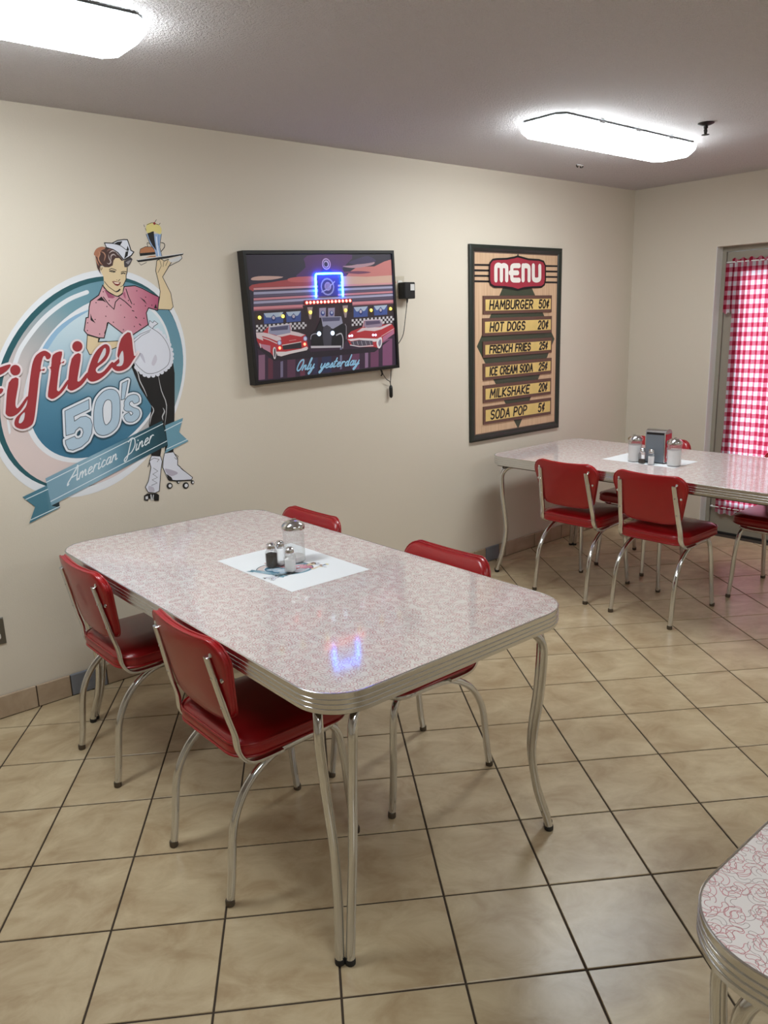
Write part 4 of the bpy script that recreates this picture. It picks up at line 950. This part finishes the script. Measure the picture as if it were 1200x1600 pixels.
for x in (575, 630): dn.poly(T(GW, (x - 20, 446), (x + 22, 443), (x + 20, 505), (x - 20, 505)), P(150, 142, 168)); dn.disc(GW(x + 2, 478), .013, P(40, 60, 130)); dn.disc(GW(x + 3, 474), .007, P(180, 190, 214))
for x, z in ((498, 470), (718, 460)): dn.poly(T(GW, (x - 18, z - 30), (x + 16, z - 32), (x + 6, z + 45), (x - 4, z + 45)), P(150, 134, 140))
for k in range(24):      # checkerboard courses
    for r in range(3):
        if (k + r) % 2: continue
        for (xa, xb, za, zb) in ((160, 475, 552, 532), (758, 1022, 516, 494)):
            n_ = 24 if xa < 300 else 22
            if k >= n_: continue
            s_ = (xb - xa) / n_; x = xa + k * s_; z = za + (zb - za) * k / n_ + r * 14
            dn.poly(T(GW, (x, z), (x + s_, z - .8), (x + s_, z + 13), (x, z + 14)), P(206, 202, 206))
# wet pavement
dn.poly(T(GW, (165, 640), (1025, 615), (1028, 802), (180, 905)), P(58, 40, 60))
for (x, w_, c, z0, z1) in ((195, 40, P(134, 96, 120), 740, 895), (250, 30, P(96, 48, 66), 760, 890), (320, 16, P(120, 112, 140), 780, 880), (380, 50, P(92, 58, 80), 740, 880), (450, 30, P(110, 56, 76), 740, 870), (530, 30, P(52, 50, 80), 720, 860), (600, 60, P(46, 50, 84), 720, 850), (690, 12, P(120, 120, 150), 690, 830), (780, 50, P(104, 62, 92), 700, 830), (850, 20, P(140, 110, 140), 700, 820), (900, 50, P(112, 66, 96), 690, 815), (980, 60, P(128, 78, 112), 640, 805)):
    dn.poly(T(GW, (x - w_ / 2, z0), (x + w_ / 2, z0 - 4), (x + w_ / 2, z1 - 4), (x - w_ / 2, z1)), c)
dn.poly(T(GW, (160, 690), (480, 690), (500, 720), (760, 700), (900, 690), (1000, 640), (900, 720), (480, 760), (270, 775)), P(40, 32, 44))
# round crest and emblem on the sign tower
dn.poly(T(GW, (565, 225), (580, 195), (620, 195), (640, 225)), P(40, 40, 110)); dn.disc(GW(598, 170), .0285, P(196, 160, 200)); dn.disc(GW(598, 170), .0225, P(70, 50, 100)); dn.disc(GW(598, 170), .018, P(190, 170, 205)); dn.disc(GW(596, 172), .012, P(44, 34, 70))
dn.poly(T(GW, (545, 245), (670, 240), (672, 370), (548, 374)), P(58, 52, 130)); dn.disc(GW(606, 312), .044, P(150, 150, 196)); dn.disc(GW(606, 312), .036, P(62, 56, 110)); dn.disc(GW(608, 310), .022, P(168, 150, 190)); dn.stroke(T(GW, (570, 345), (600, 330), (650, 280)), .006, P(170, 168, 205))
for k in range(3): dn.stroke(T(GW, (598 + k * 9, 292), (596 + k * 9, 326)), .003, P(90, 70, 120))
picbuild(dn, 'printed_diner')
CAR, CARW, GLZ = P(178, 50, 58), P(214, 196, 200), P(84, 82, 110)
c1 = PR(PB + .0024)
c1.poly(T(G3_, (95, 395), (200, 395), (290, 300), (640, 260), (640, 370), (870, 430), (910, 620), (900, 660), (480, 770), (410, 720), (380, 780), (320, 710), (150, 610), (110, 520)), CAR)
c1.poly(T(G3_, (95, 395), (210, 395), (290, 410), (480, 470), (490, 510), (420, 530), (300, 480), (190, 450), (210, 525), (105, 480)), CARW)
c1.poly(T(G3_, (640, 370), (760, 395), (860, 430), (800, 460), (630, 430), (500, 460), (410, 450), (520, 400)), CARW)
c1.poly(T(G3_, (300, 310), (620, 270), (635, 400), (420, 440), (300, 410)), P(150, 150, 176)); c1.poly(T(G3_, (320, 320), (600, 285), (590, 350), (330, 370)), GLZ)
c1.stroke(T(G3_, (290, 400), (300, 305), (630, 262), (645, 370)), .004, P(214, 208, 214))
c1.poly(T(G3_, (150, 570), (320, 600), (320, 710), (210, 650)), P(184, 130, 150)); c1.stroke(T(G3_, (190, 475), (300, 510), (420, 565)), .005, CARW)
c1.poly(T(G3_, (510, 600), (800, 545), (810, 640), (520, 665)), P(44, 40, 48)); c1.stroke(T(G3_, (505, 595), (800, 542)), .004, P(220, 200, 200))
c1.poly(T(G3_, (410, 695), (560, 695), (800, 650), (890, 615), (910, 640), (890, 672), (620, 730), (490, 768), (430, 755)), P(222, 212, 214))
c1.poly(T(G3_, (365, 640), (395, 625), (412, 700), (400, 800), (375, 800), (360, 720)), P(216, 212, 216), sm=3); c1.poly(T(G3_, (378, 660), (396, 650), (402, 720), (392, 780), (380, 770)), P(70, 66, 76), sm=3)
c1.poly(T(G3_, (145, 560), (165, 570), (180, 630), (165, 640)), P(206, 200, 206))
for x, z in ((462, 555), (865, 490)): c1.disc(G3_(x, z), .0125, P(130, 140, 190)); c1.disc(G3_(x, z), .0085, P(206, 214, 236))
c1.stroke(T(G3_, (615, 525), (720, 508)), .003, P(214, 150, 150))
picbuild(c1, 'printed_car')
c2 = PR(PB + .0028)
c2.poly(T(GW, (500, 610), (530, 590), (570, 500), (690, 500), (700, 545), (720, 560), (722, 640), (700, 690), (505, 690)), P(24, 22, 30))
c2.poly(T(GW, (565, 500), (690, 497), (700, 540), (640, 575), (575, 560)), P(150, 150, 172)); c2.poly(T(GW, (570, 505), (685, 502), (680, 525), (575, 530)), GLZ)
c2.poly(T(GW, (578, 565), (625, 565), (628, 680), (582, 682)), P(66, 64, 76), sm=2)
c2.stroke(T(GW, (500, 640), (505, 615), (530, 605), (550, 615)), .004, P(160, 156, 170), sm=3); c2.stroke(T(GW, (660, 615), (690, 605), (702, 640), (700, 695)), .006, P(190, 186, 196), sm=3)
c2.poly(T(GW, (500, 682), (690, 680), (690, 692), (502, 696)), P(196, 190, 198)); c2.stroke(T(GW, (715, 545), (722, 560), (722, 640)), .003, P(170, 166, 178))
picbuild(c2, 'printed_car')
c3 = PR(PB + .0031)
c3.poly(T(G4_, (395, 400), (440, 350), (600, 290), (640, 185), (860, 180), (910, 250), (1030, 240), (1068, 300), (1068, 380), (900, 500), (840, 590), (760, 570), (560, 575), (430, 545), (390, 470)), CAR)
c3.poly(T(G4_, (520, 360), (600, 300), (720, 290), (860, 290), (1000, 235), (1030, 245), (880, 320), (780, 345), (640, 335), (560, 360)), CARW)
c3.poly(T(G4_, (640, 195), (860, 182), (900, 235), (880, 280), (680, 300), (625, 280)), P(150, 132, 152)); c3.poly(T(G4_, (650, 205), (850, 195), (870, 235), (660, 260)), P(90, 76, 104)); c3.stroke(T(G4_, (615, 285), (625, 200), (640, 188), (860, 178), (905, 240)), .004, P(206, 190, 200))
c3.poly(T(G4_, (900, 430), (1060, 320), (1064, 380), (905, 500)), P(176, 110, 140)); c3.stroke(T(G4_, (880, 420), (960, 370), (1060, 310)), .003, CARW)
c3.poly(T(G4_, (390, 465), (560, 445), (820, 455), (870, 430), (860, 480), (780, 500), (560, 470), (440, 490)), P(222, 212, 216)); c3.poly(T(G4_, (430, 500), (560, 475), (750, 485), (760, 540), (600, 560), (460, 545)), P(82, 76, 90))
for k in range(5): c3.stroke(T(G4_, (470 + k * 60, 492), (485 + k * 60, 545)), .003, P(180, 174, 186))
c3.stroke(T(G4_, (430, 545), (560, 568), (760, 555)), .005, P(214, 206, 212))
c3.poly(T(G4_, (810, 500), (850, 440), (885, 440), (890, 520), (860, 590), (825, 580)), P(226, 222, 226), sm=3); c3.poly(T(G4_, (835, 510), (860, 465), (876, 480), (870, 540), (848, 565)), P(130, 126, 146), sm=3)
picbuild(c3, 'printed_car')
# lettering at the foot
lt = PR(PB + .0037)
u_ = text_len('Only', SCRIPT, .03); write(lt, 'Only', SCRIPT, lambda x, y: GW(410 + x * 108 / u_ + y * 12, 838 - x * 14 / u_ - y * 68), .0075, P(150, 200, 232), .16, .03, 4)
u2 = text_len('yesterday', SCRIPT, .03); write(lt, 'yesterday', SCRIPT, lambda x, y: GW(558 + x * 240 / u2 + y * 12, 822 - x * 24 / u2 - y * 66), .0075, P(150, 200, 232), .16, .03, 4)
picbuild(lt, 'lettering')
# lights set in the picture
NB = emit('neon_blue', (.02, .16, 1.0), 16.0); NR = emit('marquee_red', (1.0, .10, .07), 5.0); NY = emit('lamp_yellow', (1.0, .75, .05), 2.2); NW = emit('headlamp', (.55, .75, 1.0), 2.2); NO = emit('indicator_red', (1.0, .12, .06), 2.5)
def at(f, x, z, y): p = f(x, z); return (p[0] - PC[0], YP - y, p[1] - PC[1])
MB().tube([at(GW, x, z, .009) for x, z in crom([(530, 380), (528, 300), (527, 245), (530, 236), (540, 232), (610, 230), (680, 229), (689, 233), (691, 245), (694, 300), (697, 374)], 3)], .0048, 8).build('neon_tube', NB, pic, smooth=60)
mq = PR(PB + .0036); mq.poly(T(GW, (455, 398), (758, 386), (758, 410), (458, 426)), P(120, 20, 30)); picbuild(mq, 'marquee')
for k in range(13):
    x = 475 + k * 22.5; MB().lathe([(.0075, 0), (.006, .003), (.002, .004)], 8).build('marquee_light', NR, pic).matrix_local = Matrix.Translation(at(GW, x, 412 - k * 1.05, .0039)) @ Matrix.Rotation(PI / 2, 4, 'X')
for x, z in ((180, 505), (326, 497), (498, 472), (718, 459), (877, 459), (998, 450)):
    MB().lathe([(.0085, 0), (.007, .003), (.002, .0045)], 10).build('window_lamp', NY, pic).matrix_local = Matrix.Translation(at(GW, x, z, .0039)) @ Matrix.Rotation(PI / 2, 4, 'X')
for x, z in ((552, 606), (636, 602)):
    MB().lathe([(.0115, 0), (.009, .003), (.002, .0045)], 12).build('headlamp', NW, pic).matrix_local = Matrix.Translation(at(GW, x, z, .0038)) @ Matrix.Rotation(PI / 2, 4, 'X')
for x, z in ((742, 620), (757, 618), (889, 614), (905, 614)):
    MB().lathe([(.006, 0), (.005, .002), (.002, .003)], 8).build('headlamp', NW, pic).matrix_local = Matrix.Translation(at(GW, x, z, .0038)) @ Matrix.Rotation(PI / 2, 4, 'X')
for x, z in ((306, 695), (462, 671)):
    MB().lathe([(.008, 0), (.006, .002), (.002, .003)], 8).build('indicator_lamp', NO, pic).matrix_local = Matrix.Translation(at(GW, x, z, .0038)) @ Matrix.Rotation(PI / 2, 4, 'X')
# hanging hook, cable and inline switch below the frame
HC = crop(580, 430, 8.0, -.02)
def hp(x, z, y=-.02): p = HC(x, z); return (p[0] - PC[0], y, p[1] - PC[1])
MB().tube(crom([hp(135, 1190), hp(150, 1240), hp(190, 1300), hp(232, 1330), hp(242, 1380)], 5), .0022, 6).build('cable', M_black, pic)
MB().tube(crom([hp(248, 1175), hp(246, 1260), hp(240, 1330), hp(244, 1380)], 5), .0022, 6).build('cable', M_black, pic)
MB().tube(crom([hp(120, 1180), hp(132, 1210), hp(136, 1240), hp(124, 1256)], 4), .0042, 6).build('bracket', M_black, pic)
a, b = hp(245, 1375), hp(247, 1535)
MB().tube([(a[0], a[1], a[2] + (b[2] - a[2]) * k) for k in (0, .06, .2, .5, .85, .95, 1.0)], [.004, .008, .0105, .0105, .0105, .007, .002], 8).build('inline_switch', M_black, pic, smooth=40)

# ------------------------------------------------- menu board
YM = -.020
mc = [on_wall(u, v, YM) for u, v in ((733, 381), (877, 388), (876, 667), (738, 692))]
mx0, mx1 = (mc[0][0] + mc[3][0]) / 2, (mc[1][0] + mc[2][0]) / 2; mz0, mz1 = (mc[2][1] + mc[3][1]) / 2, (mc[0][1] + mc[1][1]) / 2
MC = ((mx0 + mx1) / 2, (mz0 + mz1) / 2); mw, mh = (mx1 - mx0) / 2, (mz1 - mz0) / 2
menu = tag(empty('menu_board', (MC[0], 0, MC[1])), 'framed wooden MENU board listing hamburger, hot dogs and soda prices', 'menu board')
def mr_(y, d): return [(a * (mw - d), y, b * (mh - d)) for a, b in ((-1, -1), (1, -1), (1, 1), (-1, 1))]
MB().rings([mr_(-.001, 0), mr_(YM + .004, 0), mr_(YM, .008), mr_(YM - .001, .020), mr_(YM + .004, .036), mr_(YM + .010, .042)], True, False).build('frame', plain('green_black_frame', rgb(34, 40, 34), .35), menu)
MB().rings([mr_(YM + .0095, .041), mr_(YM + .0085, .041), ], True, True).build('inner_lip', plain('lip_brown', rgb(96, 74, 66), .5), menu)
def woodgrain():
    mt, nt, b = nodes_of('menu_wood'); tc = nt.nodes.new('ShaderNodeTexCoord'); mp = nt.nodes.new('ShaderNodeMapping'); mp.inputs['Scale'].default_value = (160, 1, 2.2)
    nt.links.new(tc.outputs['Object'], mp.inputs['Vector']); n = nt.nodes.new('ShaderNodeTexNoise'); n.inputs['Scale'].default_value = 1.0; n.inputs['Detail'].default_value = 4; nt.links.new(mp.outputs[0], n.inputs['Vector'])
    r = nt.nodes.new('ShaderNodeValToRGB'); e = r.color_ramp.elements; e[0].position = .3; e[1].position = .7; e[0].color = (*rgb(188, 150, 118), 1); e[1].color = (*rgb(216, 184, 150), 1)
    nt.links.new(n.outputs['Fac'], r.inputs['Fac']); nt.links.new(r.outputs[0], b.inputs['Base Color']); b.inputs['Roughness'].default_value = .5; return mt
MB().rings([mr_(YM + .0086, .048), mr_(YM + .0076, .048)]).build('wood_panel', woodgrain(), menu)
YMP = YM + .0076
def MP(base): return Print(MC, -YMP + base, .00004)
ME = crop(710, 360, 4.5738, YMP)        # the wide view of the board
N5 = crop(730, 375, 7.7419, YMP); N6 = crop(730, 530, 7.7419, YMP)
GRN = P(58, 66, 50)
dg = MP(.0002)
dg.poly(T(ME, (350, 400), (548, 400), (715, 775), (455, 1418), (160, 830)), GRN)
for k in range(4):
    z = 245 + 39 * k; dg.poly(T(ME, (142, z - 6), (250, z - 4), (250, z + 10), (142, z + 9)), BLK); dg.poly(T(ME, (635, z + 2), (736, z + 4), (736, z + 17), (635, z + 16)), BLK)
dg.build('printed_diamond', menu)
RD = [(262, 330), (268, 280), (300, 240), (350, 232), (470, 228), (560, 212), (600, 200), (650, 212), (730, 235), (860, 242), (915, 262), (936, 310), (938, 480), (925, 540), (890, 568), (770, 572), (680, 580), (605, 604), (540, 582), (440, 568), (320, 566), (278, 540), (262, 490)]
pq = MB()
ctr = np.mean(np.array([N5(*p) for p in RD]), 0)
o_ = [(N5(*p)[0] - MC[0], N5(*p)[1] - MC[1]) for p in RD]
pq.rings([[(x, YMP - .0006, z) for x, z in o_], [(x, YMP - .006, z) for x, z in o_]]); plaque = pq.build('plaque', P(156, 44, 60), menu)
pp = MP(.0062); pp.stroke(T(N5, *RD), .012, BLK, True); pp.poly(T(N5, (575, 212), (596, 190), (606, 158), (614, 190), (640, 214)), BLK)
WM = P(222, 216, 208); wd = .031
def NS(*l): pp.stroke(T(N5, *l), wd, WM, sm=4, joint=True)
NS((338, 484), (338, 345), (348, 312), (372, 306), (398, 318), (404, 345), (404, 484)); NS((404, 345), (412, 318), (436, 310), (462, 322), (468, 345), (468, 484))
NS((618, 312), (560, 312), (534, 324), (530, 350), (530, 455), (540, 480), (565, 486), (618, 486)); pp.stroke(T(N5, (510, 398), (600, 398)), wd, WM)
NS((666, 484), (666, 312)); NS((666, 318), (700, 312), (728, 322), (738, 350), (738, 484))
NS((790, 312), (790, 450), (800, 478), (828, 486), (856, 478), (868, 450), (868, 318))
pp.build('lettering', plaque)
rows = [('HAMBURGER', '50c', [(200, 470), (690, 462), (690, 580), (200, 602)], 245, 552, 594, 665), ('HOT DOGS', '20c', [(195, 630), (690, 610), (690, 730), (198, 756)], 248, 498, 590, 662), ('FRENCH FRIES', '25c', [(200, 795), (690, 765), (690, 872), (198, 912)], 245, 538, 602, 660),
        ('ICE CREAM SODA', '25c', [(200, 955), (688, 908), (688, 1018), (200, 1074)], 246, 556, 600, 660), ('MILKSHAKE', '20c', [(200, 1108), (686, 1056), (684, 1168), (202, 1234)], 248, 534, 602, 662), ('SODA POP', '5c', [(200, 1260), (686, 1196), (684, 1312), (204, 1388)], 252, 516, 600, 646)]
M_slat = plain('slat_brown', rgb(96, 66, 56), .5)
M_yel = plain('slat_yellow', rgb(214, 184, 112), .5, var=.06, vscale=14)
for name_, price, q, xa, xb, pa, pb in rows:
    c = [ME(*p) for p in q]; x0_ = (c[0][0] + c[3][0]) / 2 - MC[0]; x1_ = (c[1][0] + c[2][0]) / 2 - MC[0]; z1_ = (c[0][1] + c[1][1]) / 2 - MC[1]; z0_ = (c[2][1] + c[3][1]) / 2 - MC[1]
    sl = MB().box((x0_, YMP - .0075, z0_), (x1_, YMP - .0006, z1_)).build('price_slat', M_slat, menu)
    MB().box((x0_ + .020, YMP - .0082, z0_ + .019), (x1_ - .012, YMP - .0074, z1_ - .022)).build('yellow_strip', M_yel, sl)
    hz_ = (z1_ - z0_) - .041; zb_ = z0_ + .019 + hz_ * .14; hh = hz_ * .74
    for txt, u0, u1 in ((name_, xa, xb), (price, pa, pb)):
        tx = MP(.0084); X_0 = on_wall(710 + u0 / 4.5738, 520, YMP)[0]; X_1 = on_wall(710 + u1 / 4.5738, 520, YMP)[0]; n_ = text_len(txt, CAPS, .2) + .1
        write(tx, txt, CAPS, lambda x, y: (X_0 + x * (X_1 - X_0) / n_, MC[1] + zb_ + y * hh), .0115, BLK, .11, .2)
        tx.build('lettering', sl)
